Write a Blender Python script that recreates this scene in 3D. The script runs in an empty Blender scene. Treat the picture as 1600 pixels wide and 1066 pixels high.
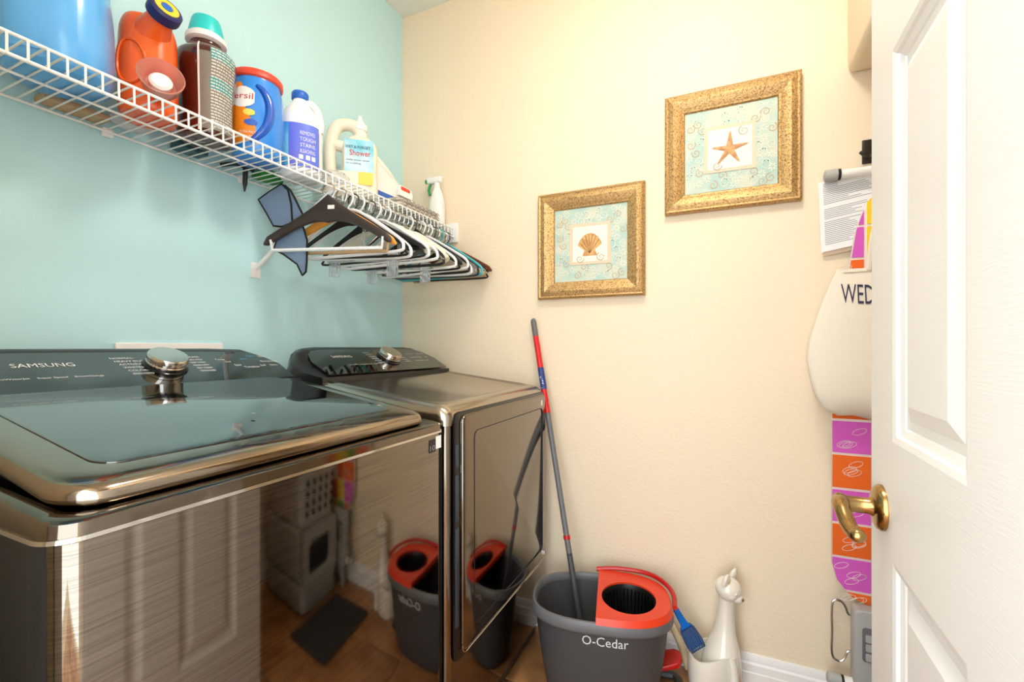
import bpy, bmesh, math, random
import numpy as np
from mathutils import Vector, Matrix
random.seed(7)
SC = bpy.context.scene
COL = SC.collection
R = math.radians

# ------------------------------------------------------------------ camera, world, light, exposure
cd = bpy.data.cameras.new('camera'); cam = bpy.data.objects.new('camera', cd); COL.objects.link(cam)
cam.location = (1.396, -1.773, 1.156); cam.rotation_euler = (R(90), 0, R(24.7))
cd.sensor_width = 36; cd.lens = 16; cd.shift_y = 10/1600; cd.clip_start = 0.02
SC.camera = cam
w = bpy.data.worlds.new('world'); SC.world = w; w.use_nodes = True
w.node_tree.nodes['Background'].inputs[0].default_value = (0.86, 0.95, 1.0, 1)
w.node_tree.nodes['Background'].inputs[1].default_value = 1.9
LAMP_POWER = 19.0
LAMP_COLOUR = (1.0, 0.95, 0.88)
vs = SC.view_settings
vs.view_transform = 'Standard'; vs.look = 'None'; vs.gamma = 1; vs.use_curve_mapping = False
vs.exposure = 1.48

# ------------------------------------------------------------------ materials
def lin(c):
    c = c/255
    return c/12.92 if c <= .04045 else ((c+.055)/1.055)**2.4
def rgb(c): return (lin(c[0]), lin(c[1]), lin(c[2]), 1)
MATS = {}
def mat(name, col, rough=.5, metal=0, bump=0, scale=100, col2=None, nscale=20, stretch=None, thr=(.4, .6),
        trans=0, ior=1.5, emit=0, coat=0, alpha=1, spec=None, detail=3):
    if name in MATS: return MATS[name]
    m = bpy.data.materials.new(name); m.use_nodes = True
    nt = m.node_tree; b = nt.nodes['Principled BSDF']
    b.inputs['Base Color'].default_value = rgb(col); b.inputs['Roughness'].default_value = rough
    b.inputs['Metallic'].default_value = metal; b.inputs['IOR'].default_value = ior
    b.inputs['Transmission Weight'].default_value = trans; b.inputs['Coat Weight'].default_value = coat
    b.inputs['Coat Roughness'].default_value = .05; b.inputs['Alpha'].default_value = alpha
    if spec is not None: b.inputs['Specular IOR Level'].default_value = spec
    if emit:
        b.inputs['Emission Color'].default_value = rgb(col); b.inputs['Emission Strength'].default_value = emit
    if bump or col2:
        tc = nt.nodes.new('ShaderNodeTexCoord'); mp = nt.nodes.new('ShaderNodeMapping')
        nt.links.new(tc.outputs['Object'], mp.inputs[0])
        if stretch: mp.inputs['Scale'].default_value = stretch
    if bump:
        n = nt.nodes.new('ShaderNodeTexNoise'); n.inputs['Scale'].default_value = scale; n.inputs['Detail'].default_value = detail
        nt.links.new(mp.outputs[0], n.inputs['Vector'])
        bp = nt.nodes.new('ShaderNodeBump'); bp.inputs['Strength'].default_value = min(1, bump); bp.inputs['Distance'].default_value = .002
        nt.links.new(n.outputs['Fac'], bp.inputs['Height']); nt.links.new(bp.outputs[0], b.inputs['Normal'])
    if col2:
        n = nt.nodes.new('ShaderNodeTexNoise'); n.inputs['Scale'].default_value = nscale; n.inputs['Detail'].default_value = 4
        nt.links.new(mp.outputs[0], n.inputs['Vector'])
        cr = nt.nodes.new('ShaderNodeValToRGB')
        cr.color_ramp.elements[0].position = thr[0]; cr.color_ramp.elements[1].position = thr[1]
        cr.color_ramp.elements[0].color = rgb(col); cr.color_ramp.elements[1].color = rgb(col2)
        nt.links.new(n.outputs['Fac'], cr.inputs[0]); nt.links.new(cr.outputs[0], b.inputs['Base Color'])
    MATS[name] = m
    return m
mat('teal_paint', (192, 231, 236), .55, bump=.35, scale=130, detail=2)
mat('cream_paint', (242, 224, 196), .55, bump=.55, scale=110, detail=2)
mat('ceiling_paint', (240, 238, 232), .8, bump=1, scale=60)
mat('white_trim', (243, 240, 238), .35)
mat('door_paint', (228, 223, 218), .38, bump=.1, scale=30, stretch=(6, 1, 14), detail=2)
mat('tile', (176, 124, 78), .35, col2=(146, 98, 58), nscale=6, bump=.2, scale=40)
mat('grout', (200, 178, 150), .8)
mat('brushed', (118, 109, 99), .05, 1, bump=.008, scale=5, stretch=(1, 1, 90), col2=(142, 132, 120), nscale=5, thr=(.3, .7))
mat('dark_steel', (128, 118, 106), .08, 1)
mat('steel_top', (180, 170, 156), .2, 1)
mat('bronze_chrome', (160, 146, 130), .1, 1)
mat('chrome', (214, 208, 200), .08, 1)
mat('black_glass', (5, 9, 9), .03, ior=2.0, coat=.4)
mat('lid_glass', (8, 16, 16), .03, ior=2.6, coat=.6)
mat('black_plastic', (16, 16, 17), .4)
mat('gloss_black', (14, 14, 15), .12)
mat('side_paint', (34, 33, 31), .25)
mat('slate_plastic', (44, 54, 64), .35)
mat('print_white', (235, 235, 235), .5)
mat('print_blue', (90, 190, 235), .5)
mat('print_grey', (150, 152, 155), .5)
mat('wire_white', (244, 243, 240), .35)
mat('white_plastic', (242, 240, 236), .35)
mat('grey_plastic', (72, 71, 72), .45)
mat('mid_grey', (104, 104, 106), .4)
mat('light_grey', (176, 174, 170), .5)
mat('red_plastic', (228, 62, 28), .35)
mat('deep_red', (190, 20, 22), .3)
mat('mop_red', (214, 30, 32), .3)
mat('mop_blue', (40, 60, 130), .4, col2=(210, 215, 230), nscale=60, thr=(.58, .62))
mat('gold_frame', (214, 176, 118), .38, .6, bump=.6, scale=300, col2=(140, 104, 62), nscale=190, stretch=(1, 1, 1), thr=(.45, .68))
mat('gold_edge', (150, 118, 78), .4, .7, bump=.5, scale=200, col2=(92, 70, 48), nscale=90)
mat('art_teal', (176, 205, 196), .6, col2=(206, 212, 194), nscale=14)
mat('art_peach', (232, 205, 178), .6)
mat('art_cream', (246, 236, 222), .6)
mat('art_scroll', (226, 224, 208), .6)
mat('art_tan', (192, 168, 140), .6)
mat('art_dot', (60, 110, 112), .6)
mat('starfish', (216, 168, 112), .6, col2=(190, 138, 92), nscale=60)
mat('shell', (222, 176, 112), .6, col2=(202, 150, 90), nscale=40)
mat('shell_line', (130, 90, 58), .6)
mat('blue_jug', (96, 178, 242), .25, coat=.3)
mat('orange_jug', (244, 96, 20), .3, coat=.3)
mat('navy', (34, 36, 92), .4)
mat('yellow', (240, 205, 50), .45)
mat('pink_cup', (246, 178, 160), .2, trans=.55)
mat('dark_bottle', (74, 22, 16), .12, coat=.6)
mat('label_grey', (128, 120, 108), .5)
mat('label_text', (214, 212, 206), .5)
mat('label_teal', (36, 140, 140), .5)
mat('teal_cap', (40, 200, 200), .35)
mat('tub_blue', (44, 138, 230), .25, coat=.4)
mat('tub_swirl', (10, 92, 200), .2, coat=.6)
mat('tub_lid', (226, 74, 52), .4)
mat('label_orange', (246, 136, 24), .45)
mat('print_red', (206, 26, 40), .5)
mat('bleach_white', (244, 243, 243), .35)
mat('cap_blue', (22, 100, 200), .4)
mat('label_violet', (112, 112, 214), .45, col2=(96, 120, 226), nscale=5)
mat('label_sky', (40, 160, 226), .45, col2=(130, 214, 238), nscale=9)
mat('cream_jug', (244, 232, 212), .4)
mat('label_aqua', (120, 206, 226), .45, col2=(206, 232, 240), nscale=12)
mat('label_yellow', (240, 214, 92), .45)
mat('iron_blue', (34, 96, 190), .25, coat=.3)
mat('towel', (226, 218, 206), .9, bump=1, scale=240, col2=(196, 186, 174), nscale=80)
mat('green', (30, 150, 84), .4)
mat('box_green', (30, 140, 36), .5)
mat('case_teal', (40, 84, 92), .4)
mat('clear', (245, 248, 250), .08, trans=.85, ior=1.2)
mat('bag_white', (235, 236, 240), .45, trans=.25, ior=1.2)
mat('cardboard', (196, 164, 126), .8)
mat('slate_cloth', (124, 144, 170), .9, bump=1, scale=420, col2=(114, 134, 160), nscale=420)
mat('black_cloth', (22, 23, 26), .9)
mat('hanger_black', (28, 27, 27), .4)
mat('hanger_brown', (58, 48, 44), .35)
mat('hanger_orange', (232, 158, 62), .45)
mat('hanger_white', (240, 239, 238), .3)
mat('hanger_wood', (104, 52, 34), .3)
mat('hanger_tan', (196, 160, 116), .4)
mat('hanger_teal', (70, 180, 190), .4)
mat('hanger_cream', (226, 224, 205), .6)
mat('hanger_grey', (120, 122, 122), .35)
mat('metal_wire', (190, 188, 184), .2, 1)
mat('wire_dark', (70, 66, 62), .3, .8)
mat('brass', (172, 140, 90), .22, 1)
mat('ceramic', (238, 230, 216), .12, coat=.5)
mat('nose_brown', (120, 96, 80), .4)
mat('scoop_blue', (16, 108, 200), .25)
mat('scoop_tray', (84, 112, 160), .2, trans=.4)
mat('tan_handle', (216, 196, 158), .5)
mat('canvas', (236, 226, 208), .9, bump=.5, scale=500)
mat('ink', (44, 40, 72), .7)
mat('quilt_pink', (216, 92, 196), .8, bump=.8, scale=90)
mat('quilt_orange', (236, 104, 22), .8, bump=.8, scale=90)
mat('quilt_green', (70, 160, 60), .8, bump=.8, scale=90)
mat('quilt_yellow', (244, 210, 40), .8, bump=.8, scale=90)
mat('quilt_white', (236, 224, 214), .8)
mat('paper', (240, 240, 240), .7)
mat('print_lines', (150, 150, 154), .7)
mat('basket', (206, 204, 200), .45)
mat('mat_dark', (52, 50, 48), .95, bump=1, scale=200)
mat('lamp_glow', (255, 244, 224), .5)

# ------------------------------------------------------------------ mesh helpers
class MB:
    def __init__(s): s.v = []; s.f = []
    def add(s, vs, fs):
        o = len(s.v); s.v += [tuple(p) for p in vs]; s.f += [tuple(i+o for i in f) for f in fs]; return s
    def box(s, x0, x1, y0, y1, z0, z1):
        return s.add([(x, y, z) for z in (z0, z1) for y in (y0, y1) for x in (x0, x1)],
                     [(0, 2, 3, 1), (4, 5, 7, 6), (0, 1, 5, 4), (2, 6, 7, 3), (0, 4, 6, 2), (1, 3, 7, 5)])
    def loft(s, rings, cap=True, closed=False):
        n = len(rings[0]); vs = [p for r in rings for p in r]; fs = []
        m = len(rings)
        for i in range(m if closed else m-1):
            j = (i+1) % m
            for k in range(n): fs.append((i*n+k, i*n+(k+1) % n, j*n+(k+1) % n, j*n+k))
        if cap and not closed: fs += [tuple(range(n))[::-1], tuple(range((m-1)*n, m*n))]
        return s.add(vs, fs)
    def sheet(s, rows):
        n = len(rows[0]); vs = [p for r in rows for p in r]
        return s.add(vs, [(i*n+k, i*n+k+1, (i+1)*n+k+1, (i+1)*n+k) for i in range(len(rows)-1) for k in range(n-1)])
    def prism(s, pts, d):
        n = len(pts); d = Vector(d)
        return s.add([tuple(p) for p in pts]+[tuple(Vector(p)+d) for p in pts],
                     [tuple(range(n))[::-1], tuple(range(n, 2*n))]+[(k, (k+1) % n, n+(k+1) % n, n+k) for k in range(n)])
    def tube(s, pts, r, n=8, closed=False, cap=True):
        pts = [Vector(p) for p in pts]; m = len(pts); rings = []
        rr = r if isinstance(r, (list, tuple)) else [r]*m
        up = None
        for i in range(m):
            if closed: t = pts[(i+1) % m]-pts[i-1]
            else: t = pts[min(i+1, m-1)]-pts[max(i-1, 0)]
            t.normalize()
            if up is None:
                up = Vector((0, 0, 1)) if abs(t.z) < .9 else Vector((1, 0, 0))
            a = up-t*up.dot(t)
            if a.length < 1e-4: a = t.orthogonal()
            a.normalize(); up = a; b = t.cross(a)
            rings.append([tuple(pts[i]+(a*math.cos(2*math.pi*k/n)+b*math.sin(2*math.pi*k/n))*rr[i]) for k in range(n)])
        return s.loft(rings, cap, closed)
    def lathe(s, prof, c=(0, 0, 0), n=24, M=None):
        rings = []
        for r, z in prof:
            ring = [Vector((max(r, 1e-4)*math.cos(2*math.pi*k/n), max(r, 1e-4)*math.sin(2*math.pi*k/n), z)) for k in range(n)]
            if M is not None: ring = [M @ p for p in ring]
            rings.append([tuple(p+Vector(c)) for p in ring])
        return s.loft(rings)
    def ball(s, c, rx, ry, rz, n=16, m=10):
        return s.loft([[(c[0]+rx*math.sin(math.pi*(i+.02)/(m+.04))*math.cos(2*math.pi*k/n), c[1]+ry*math.sin(math.pi*(i+.02)/(m+.04))*math.sin(2*math.pi*k/n),
                         c[2]-rz*math.cos(math.pi*(i+.02)/(m+.04))) for k in range(n)] for i in range(m+1)])
    def xf(s, M): s.v = [tuple(M @ Vector(p)) for p in s.v]; return s
    def map(s, fn): s.v = [tuple(fn(p)) for p in s.v]; return s
    def mesh(s, name, material, smooth=40, bev=0, recalc=True):
        me = bpy.data.meshes.new(name); me.from_pydata(s.v, [], s.f)
        if recalc or bev:
            bm = bmesh.new(); bm.from_mesh(me)
            bmesh.ops.recalc_face_normals(bm, faces=bm.faces)
            if bev:
                es = [e for e in bm.edges if len(e.link_faces) == 2 and e.calc_face_angle(0) > R(40)]
                bmesh.ops.bevel(bm, geom=es, offset=bev, segments=3, profile=.5, affect='EDGES', clamp_overlap=True)
            bm.to_mesh(me); bm.free()
        me.materials.append(MATS[material])
        me.polygons.foreach_set('use_smooth', [True]*len(me.polygons))
        me.set_sharp_from_angle(angle=R(smooth))
        return me
    def build(s, name, material, parent=None, smooth=40, bev=0, recalc=True):
        return link(name, s.mesh(name, material, smooth, bev, recalc), parent)
def link(name, me, parent=None):
    o = bpy.data.objects.new(name, me); COL.objects.link(o)
    if parent is not None:
        o.parent = parent
        o.matrix_parent_inverse = parent.matrix_basis.inverted() if parent.parent is None else (parent.parent.matrix_basis @ parent.matrix_parent_inverse @ parent.matrix_basis).inverted()
    return o
def tag(o, label, cat, group=None):
    o['label'] = label; o['category'] = cat
    if group: o['group'] = group
    return o
def thing(name, label, cat, loc=(0, 0, 0), group=None):
    o = bpy.data.objects.new(name, None); COL.objects.link(o); o.location = loc; o.empty_display_size = .05
    return tag(o, label, cat, group)
def struct(o, label): o['kind'] = 'structure'; o['label'] = label; return o
def ring(cx, cy, z, a, b, e=2.0, rot=0, n=36):
    out = []
    for k in range(n):
        t = 2*math.pi*k/n; c, s = math.cos(t), math.sin(t)
        x = a*math.copysign(abs(c)**(2/e), c); y = b*math.copysign(abs(s)**(2/e), s)
        out.append((cx+x*math.cos(rot)-y*math.sin(rot), cy+x*math.sin(rot)+y*math.cos(rot), z))
    return out
class Surf:      # stacked super-ellipses (z, a, b, e, dx, dy) about (cx, cy), turned by rot
    def __init__(s, cx, cy, z0, secs, rot=0, n=40, sub=4):
        s.c = (cx, cy, z0); s.rot = rot; s.n = n; s.arc = {}
        secs = [tuple(q)+(2.0, 0, 0)[len(q)-3:] for q in secs]
        A = np.array(secs, float); out = []
        for i in range(len(A)-1):
            p0, p1, p2, p3 = A[max(i-1, 0)], A[i], A[i+1], A[min(i+2, len(A)-1)]
            for k in range(sub):
                t = k/sub; q = .5*((2*p1)+(p2-p0)*t+(2*p0-5*p1+4*p2-p3)*t*t+(3*p1-p0-3*p2+p3)*t**3)
                lin_ = p1+(p2-p1)*t; q[0] = lin_[0]; q[1:3] = np.clip(q[1:3], np.minimum(p1, p2)[1:3], np.maximum(p1, p2)[1:3]); out.append(q)
        out.append(A[-1]); s.S = np.array(out)
    def at(s, z):
        S = s.S; return [np.interp(z, S[:, 0], S[:, k]) for k in range(1, 6)]
    def pt(s, t, z, off=0):
        a, b, e, dx, dy = s.at(z); a += off; b += off; c, sn = math.cos(t), math.sin(t)
        x = a*math.copysign(abs(c)**(2/e), c)+dx; y = b*math.copysign(abs(sn)**(2/e), sn)+dy
        cr, sr = math.cos(s.rot), math.sin(s.rot)
        return (s.c[0]+x*cr-y*sr, s.c[1]+x*sr+y*cr, s.c[2]+z)
    def mb(s, m=None):
        m = m or MB()
        return m.loft([[s.pt(2*math.pi*k/s.n, z) for k in range(s.n)] for z in s.S[:, 0]])
    def patch(s, t0, t1, z0, z1, off=.0012, nt=14, nz=8, m=None):
        m = m or MB(); a, b = (R(t0)-s.rot, R(t1)-s.rot)
        return m.sheet([[s.pt(a+(b-a)*i/nt, z0+(z1-z0)*j/nz, off) for i in range(nt+1)] for j in range(nz+1)])
    def poly(s, t_c, z_c, pts, off=.0016):   # flat outline (u, v in metres) wrapped on the side
        m = MB(); m.v = [s.uv(t_c, z_c, u, v, off) for u, v in pts]; m.f = [tuple(range(len(pts)))]; return m
    def uv(s, t_c, z_c, u, v, off):
        a, b, e, *_ = s.at(z_c+v); key = (round(a, 4), round(b, 4), round(e, 2))
        if key not in s.arc:
            tt = np.linspace(-4*math.pi, 4*math.pi, 2881); c, sn = np.cos(tt), np.sin(tt)
            x = a*np.sign(c)*np.abs(c)**(2/e); y = b*np.sign(sn)*np.abs(sn)**(2/e)
            s.arc[key] = (tt, np.concatenate([[0], np.cumsum(np.hypot(np.diff(x), np.diff(y)))]))
        tt, L_ = s.arc[key]; l0 = np.interp(R(t_c)-s.rot, tt, L_)
        return s.pt(float(np.interp(l0+u, L_, tt)), z_c+v, off)
    def text(s, string, t_c, z_c, size, off=.002, width=None, slant=0):
        V, F = glyphs(string); k = size; wd = max(v[0] for v in V)
        kx = k if width is None else width/wd
        m = MB(); m.v = [s.uv(t_c, z_c, (x-wd/2)*kx+slant*y*k, (y-.35)*k, off) for x, y in V]; m.f = F; return m
GC = {}
def glyphs(string):
    if string in GC: return GC[string]
    c = bpy.data.curves.new('t', 'FONT'); c.body = string; c.size = 1; c.resolution_u = 2; c.offset = 0
    o = bpy.data.objects.new('t', c); COL.objects.link(o)
    me = bpy.data.meshes.new_from_object(o.evaluated_get(bpy.context.evaluated_depsgraph_get()))
    x0 = min([v.co.x for v in me.vertices] or [0])
    r = ([(v.co.x-x0, v.co.y) for v in me.vertices], [tuple(p.vertices) for p in me.polygons])
    bpy.data.objects.remove(o); bpy.data.curves.remove(c); bpy.data.meshes.remove(me)
    GC[string] = r; return r
def text_plane(string, org, xd, yd, size, width=None, m=None, centre=False, lift=0):
    V, F = glyphs(string); wd = max(v[0] for v in V); kx = size if width is None else width/wd
    org, xd, yd = Vector(org), Vector(xd).normalized(), Vector(yd).normalized(); n = xd.cross(yd)
    m = m or MB(); m.add([tuple(org+xd*((x-(wd/2 if centre else 0))*kx)+yd*(y*size)+n*lift) for x, y in V], F); return m
def smooth_path(pts, sub=5, closed=False):
    P = [Vector(p) for p in pts]; out = []; n = len(P)
    for i in range(n if closed else n-1):
        g = (lambda k: P[k % n]) if closed else (lambda k: P[max(0, min(n-1, k))])
        p0, p1, p2, p3 = g(i-1), g(i), g(i+1), g(i+2)
        for k in range(sub):
            t = k/sub; out.append(.5*((2*p1)+(p2-p0)*t+(2*p0-5*p1+4*p2-p3)*t*t+(3*p1-p0-3*p2+p3)*t**3))
    if not closed: out.append(P[-1])
    return out
def rrect(x0, x1, y0, y1, r, n=6):
    out = []
    for cx, cy, a0 in ((x1-r, y1-r, 0), (x0+r, y1-r, 90), (x0+r, y0+r, 180), (x1-r, y0+r, 270)):
        for k in range(n+1):
            a = R(a0+90*k/n); out.append((cx+r*math.cos(a), cy+r*math.sin(a)))
    return out

# ------------------------------------------------------------------ the room
CE = 2.742; XR = 2.35; YF = -1.66
struct(MB().box(-.1, 0, YF-.12, .1, 0, CE).build('wall_left', 'teal_paint'), 'pale aqua painted wall behind the washer and dryer')
struct(MB().box(0, XR+.1, 0, .1, 0, CE).build('wall_back', 'cream_paint'), 'cream textured wall with two framed pictures')
struct(MB().box(XR, XR+.1, YF-.12, 0, 0, CE).build('wall_right', 'cream_paint'), 'cream wall hidden behind the open door')
wf = MB().box(0, .82, YF-.12, YF, 0, CE).box(.82, 1.66, YF-.12, YF, 2.07, CE).box(1.66, XR, YF-.12, YF, 0, CE)
struct(wf.build('wall_front', 'cream_paint'), 'cream wall with the doorway opening')
struct(MB().box(-.1, XR+.1, YF-.12, .1, CE, CE+.1).build('ceiling', 'ceiling_paint'), 'white textured ceiling above the laundry room')
so = MB().box(1.76, XR, -1.2, 0, 2.027, CE).build('trim_1', 'cream_paint', bev=.02)
struct(so, 'cream boxed soffit above the ironing board corner')
fl = MB().box(-.1, XR+.1, -3.4, .1, -.06, -.006).build('floor', 'grout'); struct(fl, 'brown stone-look tiled floor')
tm = MB().box(.003, .447, .003, .447, -.006, 0).mesh('tile', 'tile', bev=.002)
for i in range(6):
    for j in range(8):
        x, y = -.22+.45*i, -.34-.45*6+.45*j
        if x > XR or y < -3.4 or y > .0: continue
        if x < -.1 or x+.45 > XR or y+.45 > 0: 
            me = MB().box(max(x+.003, .001), min(x+.447, XR-.001), y+.003, min(y+.447, -.001), -.006, 0).mesh('tile', 'tile', bev=.002)
            link('tile', me, fl)
        else:
            o = link('tile', tm, fl); o.location = (x, y, 0)
def baseboard(name, run, label):
    prof = [(0, 0), (.014, 0), (.014, .04), (.0125, .043), (.0125, .068), (.009, .075), (.009, .084), (.004, .1), (0, .1)]
    m = MB().loft([[run(d, z, e) for d, z in prof] for e in (0, 1)]); struct(m.build(name, 'white_trim', smooth=25), label)
baseboard('baseboard_back', lambda d, z, e: (.0+e*XR, -d-.0001, z), 'white moulded baseboard along the cream wall')
baseboard('baseboard_right', lambda d, z, e: (XR-d-.0001, YF+e*(-YF-.015), z), 'white moulded baseboard behind the door')
# door: face plane turned 1.5 degrees, latch edge at (1.62, -0.849)
door = bpy.data.objects.new('door_1', None); COL.objects.link(door); door.location = (1.599, -1.645, 0); door.rotation_euler = (0, 0, R(-1.5))
struct(door, 'white six-panel door standing open at the right')
def dobj(m, name, material, parent=door, **k):
    o = m.build(name, material, None, **k); o.parent = parent; return o
DW, DH, DT = .796, 2.03, .035
stiles = [(0, .11), (.343, .453), (.686, .796)]; cols = [(.11, .343), (.453, .686)]
rows = [(.25, .85), (1.022, 1.577), (1.69, 1.91)]
m = MB()
for a, b in stiles: m.box(0, DT, a, b, .01, DH)
zr = [.01]+[q for r_ in rows for q in r_]+[DH]
for a, b in cols:
    for k in range(0, 8, 2): m.box(0, DT, a, b, zr[k], zr[k+1])
dobj(m, 'slab', 'door_paint')
for a, b in cols:
    for z0, z1 in rows:
        p = MB()
        def rec(i, x): return [(x, a+i, z0+i), (x, b-i, z0+i), (x, b-i, z1-i), (x, a+i, z1-i)]
        p.loft([rec(0, 0), rec(.008, .002), rec(.011, .006), rec(.02, .009), rec(.022, .011), rec(.034, .011), rec(.055, .003)], cap=False)
        q = rec(.055, .003); p.add(q, [(0, 1, 2, 3)]); p.add(rec(0, DT-.004), [(0, 1, 2, 3)])
        dobj(p, 'panel', 'door_paint', smooth=12, recalc=False)
lev = bpy.data.objects.new('lever_handle', None); COL.objects.link(lev); lev.parent = door; lev.location = (0, DW-.062, .913)
MX = Matrix.Rotation(R(-90), 4, 'Y')
dobj(MB().lathe([(.0, 0), (.034, 0), (.034, .004), (.031, .009), (.024, .012), (.015, .013), (.012, .018), (.012, .045), (.015, .049), (.015, .058), (.010, .062), (0, .063)], M=MX, n=32), 'rose', 'brass', lev)
pts = smooth_path([(-.052, 0, 0), (-.055, -.012, .003), (-.056, -.03, .001), (-.054, -.055, -.012), (-.05, -.08, -.019), (-.046, -.098, -.016)])
n = len(pts); dobj(MB().tube(pts, [(.0125-.004*abs(i/n-.1))*min(1, (n-1-i)*.45+.25) for i in range(n)], 12), 'lever', 'brass', lev)
dobj(MB().lathe([(0, 0), (.033, 0), (.03, .01), (.012, .014), (.012, .05), (.014, .06), (0, .062)], c=(DT, 0, 0), M=Matrix.Rotation(R(90), 4, 'Y'), n=24).tube([(DT+.052, 0, 0), (DT+.054, -.05, -.01), (DT+.05, -.1, -.015)], .01, 10), 'inner_lever', 'brass', lev)
for z in (.25, 1.02, 1.8): dobj(MB().lathe([(.006, -.045), (.006, .045)], c=(-.004, -.003, z), n=10), 'hinge', 'brass')
cas = MB()
for s_ in ((.76, .82), (1.66, 1.72)): cas.box(s_[0], s_[1], YF, YF+.014, 0, 2.13)
cas.box(.76, 1.72, YF, YF+.014, 2.07, 2.13)
struct(cas.build('trim_2', 'white_trim', bev=.004), 'white casing around the doorway')
# ceiling lamp
lamp = thing('ceiling_lamp', 'round white flush ceiling lamp in the middle of the room', 'lamp', (1.3, -.95, CE))
MB().lathe([(0, 0), (.19, 0), (.19, -.02), (.175, -.03), (0, -.03)], c=(1.3, -.95, CE), n=40).build('base', 'white_trim', lamp)
g = MATS['lamp_glow']; b_ = g.node_tree.nodes['Principled BSDF']
b_.inputs['Emission Color'].default_value = LAMP_COLOUR+(1,); b_.inputs['Emission Strength'].default_value = LAMP_POWER
MB().lathe([(.17, -.031), (.165, -.05), (.14, -.075), (.1, -.09), (.05, -.098), (0, -.1)], c=(1.3, -.95, CE), n=40).build('diffuser', 'lamp_glow', lamp)
# washer outlet box on the wall
ob = thing('outlet_box', 'white laundry outlet box on the aqua wall above the washer', 'outlet box', (0, -1.013, 1.05))
MB().box(.0002, .012, -1.149, -.877, 1.0, 1.168).build('cover_plate', 'white_trim', ob, bev=.003)
MB().box(.012, .016, -1.12, -.906, 1.02, 1.14).build('recess_frame', 'white_plastic', ob, bev=.002)

# ------------------------------------------------------------------ washer and dryer
def console(root, Y0, Y1, xb, zt, ends, knob_y, kr, txt):
    zb = 1.045
    prof = [(xb, zb), (xb, zb+.02), (xb-.145, zt-.006), (xb-.153, zt-.001), (xb-.165, zt), (xb-.19, zt-.006), (xb-.2, zt-.03), (xb-.2, zb), (xb-.2, .9), (xb-.01, .9)]
    secs = []
    for y, h in ends:
        secs.append([(x+(.0 if z <= zb+.021 else -.0)*(1-h) if z <= zb+.021 else xb-(xb-x)*(.55+.45*h) if h < 1 else x, y, z if z <= zb+.021 else zb+.02+(z-zb-.02)*h) for x, z in prof])
    MB().loft(secs).build('console_housing', 'side_paint', root, smooth=35)
    P0 = Vector((xb+.0008, 0, zb+.026)); P1 = Vector((xb-.1385, 0, zt-.0085)); up = (P1-P0)
    nrm = Vector((-up.z, 0, up.x)); nrm = Vector((up.z, 0, -up.x)).normalized()
    def face(y, s, o=.001): return P0+up*s+Vector((0, y, 0))+nrm*o
    ge = [(y, h) for y, h in ends if h > .3]
    lo, hi = ge[0][0], ge[-1][0]
    out = [face(lo+.012, 0), face(hi-.012, 0)]+[face(y-.008, h*.97) for y, h in reversed(ge) if y > (lo+hi)/2]+[face(y+.008, h*.97) for y, h in reversed(ge) if y <= (lo+hi)/2]
    gp = MB().prism(out, nrm*.002).build('control_glass', 'black_glass', root, smooth=20)
    def T(s_, y, s, size, wd=None, material='print_white'):
        text_plane(s_, face(y, s, .0036), (0, 1, 0), up, size, wd).build('lettering', material, gp, recalc=False)
    MR = nrm.to_track_quat('Z', 'Y').to_matrix().to_4x4()
    kn = MB().lathe([(kr*1.12, .0005), (kr*1.12, .004), (kr*1.05, .006), (kr*.9, .006)], c=face(knob_y, .52, .002), n=40, M=MR).build('knob_ring', 'gloss_black', root)
    kb = MB().lathe([(0, .006), (kr*.95, .006), (kr, .009), (kr, .013), (kr*.97, .014), (kr*.97, .016), (kr, .017), (kr, .028), (kr*.94, .032), (0, .0325)], c=face(knob_y, .52, .002), n=40, M=MR).build('knob', 'chrome', root)
    return T, face, up, nrm, gp
def appliance(root, Y0, Y1, xf, toe):
    m = MB().loft([[(x, y, z) for x, y in [(.08, Y0), (xf-.04, Y0), (xf-.017, Y0+.006), (xf-.005, Y0+.018), (xf-.001, Y0+.03), (xf-.001, Y1-.03), (xf-.005, Y1-.018), (xf-.017, Y1-.006), (xf-.04, Y1), (.08, Y1)]] for z in (toe, .952)])
    m.build('cabinet', 'side_paint', root, smooth=50)
    MB().box(.1, xf-.03, Y0+.02, Y1-.02, .03, toe).build('toe_panel', 'black_plastic', root)
    for x in (.14, xf-.09):
        for y in (Y0+.06, Y1-.06): MB().lathe([(.022, 0), (.022, .012), (.012, .014), (.012, .03)], c=(x, y, 0), n=14).build('levelling_foot', 'black_plastic', root)
# ---- washer
WY0, WY1, WX = -1.552, -.829, .78
wa = thing('washing_machine', 'black stainless top-load washer with a dark glass lid', 'washer', (.45, -1.19, 0))
appliance(wa, WY0, WY1, WX, .06)
def fpanel(xf, Y0, Y1, z0, z1): # slightly wrapped front sheet
    o = [(xf-.0165, Y0+.0055), (xf-.004, Y0+.0175), (xf, Y0+.03), (xf, (Y0+Y1)/2), (xf, Y1-.03), (xf-.004, Y1-.0175), (xf-.0165, Y1-.0055)]
    o = [(x+.001, y) for x, y in o]; inn = [(x-.003, y) for x, y in o]
    return MB().loft([[(x, y, z) for x, y in o+inn[::-1]] for z in (z0, z1)])
fpanel(WX, WY0, WY1, .062, .95).build('front_panel', 'brushed', wa, smooth=60)
def deckring(x0, x1, y0, y1, zf, zr, r, n=8):
    return [(x, y, zr+(zf-zr)*(x-x0)/(x1-x0)) for x, y in rrect(x0, x1, y0, y1, r, n)]
m = MB().loft([deckring(.09, WX+.004, WY0-.002, WY1+.002, .951, .951, .035), deckring(.09, WX+.006, WY0-.004, WY1+.004, .9525, .9525, .035), deckring(.09, WX+.005, WY0-.003, WY1+.003, .957, .957, .035)])
m.build('trim_line', 'chrome', wa, smooth=60)
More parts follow.
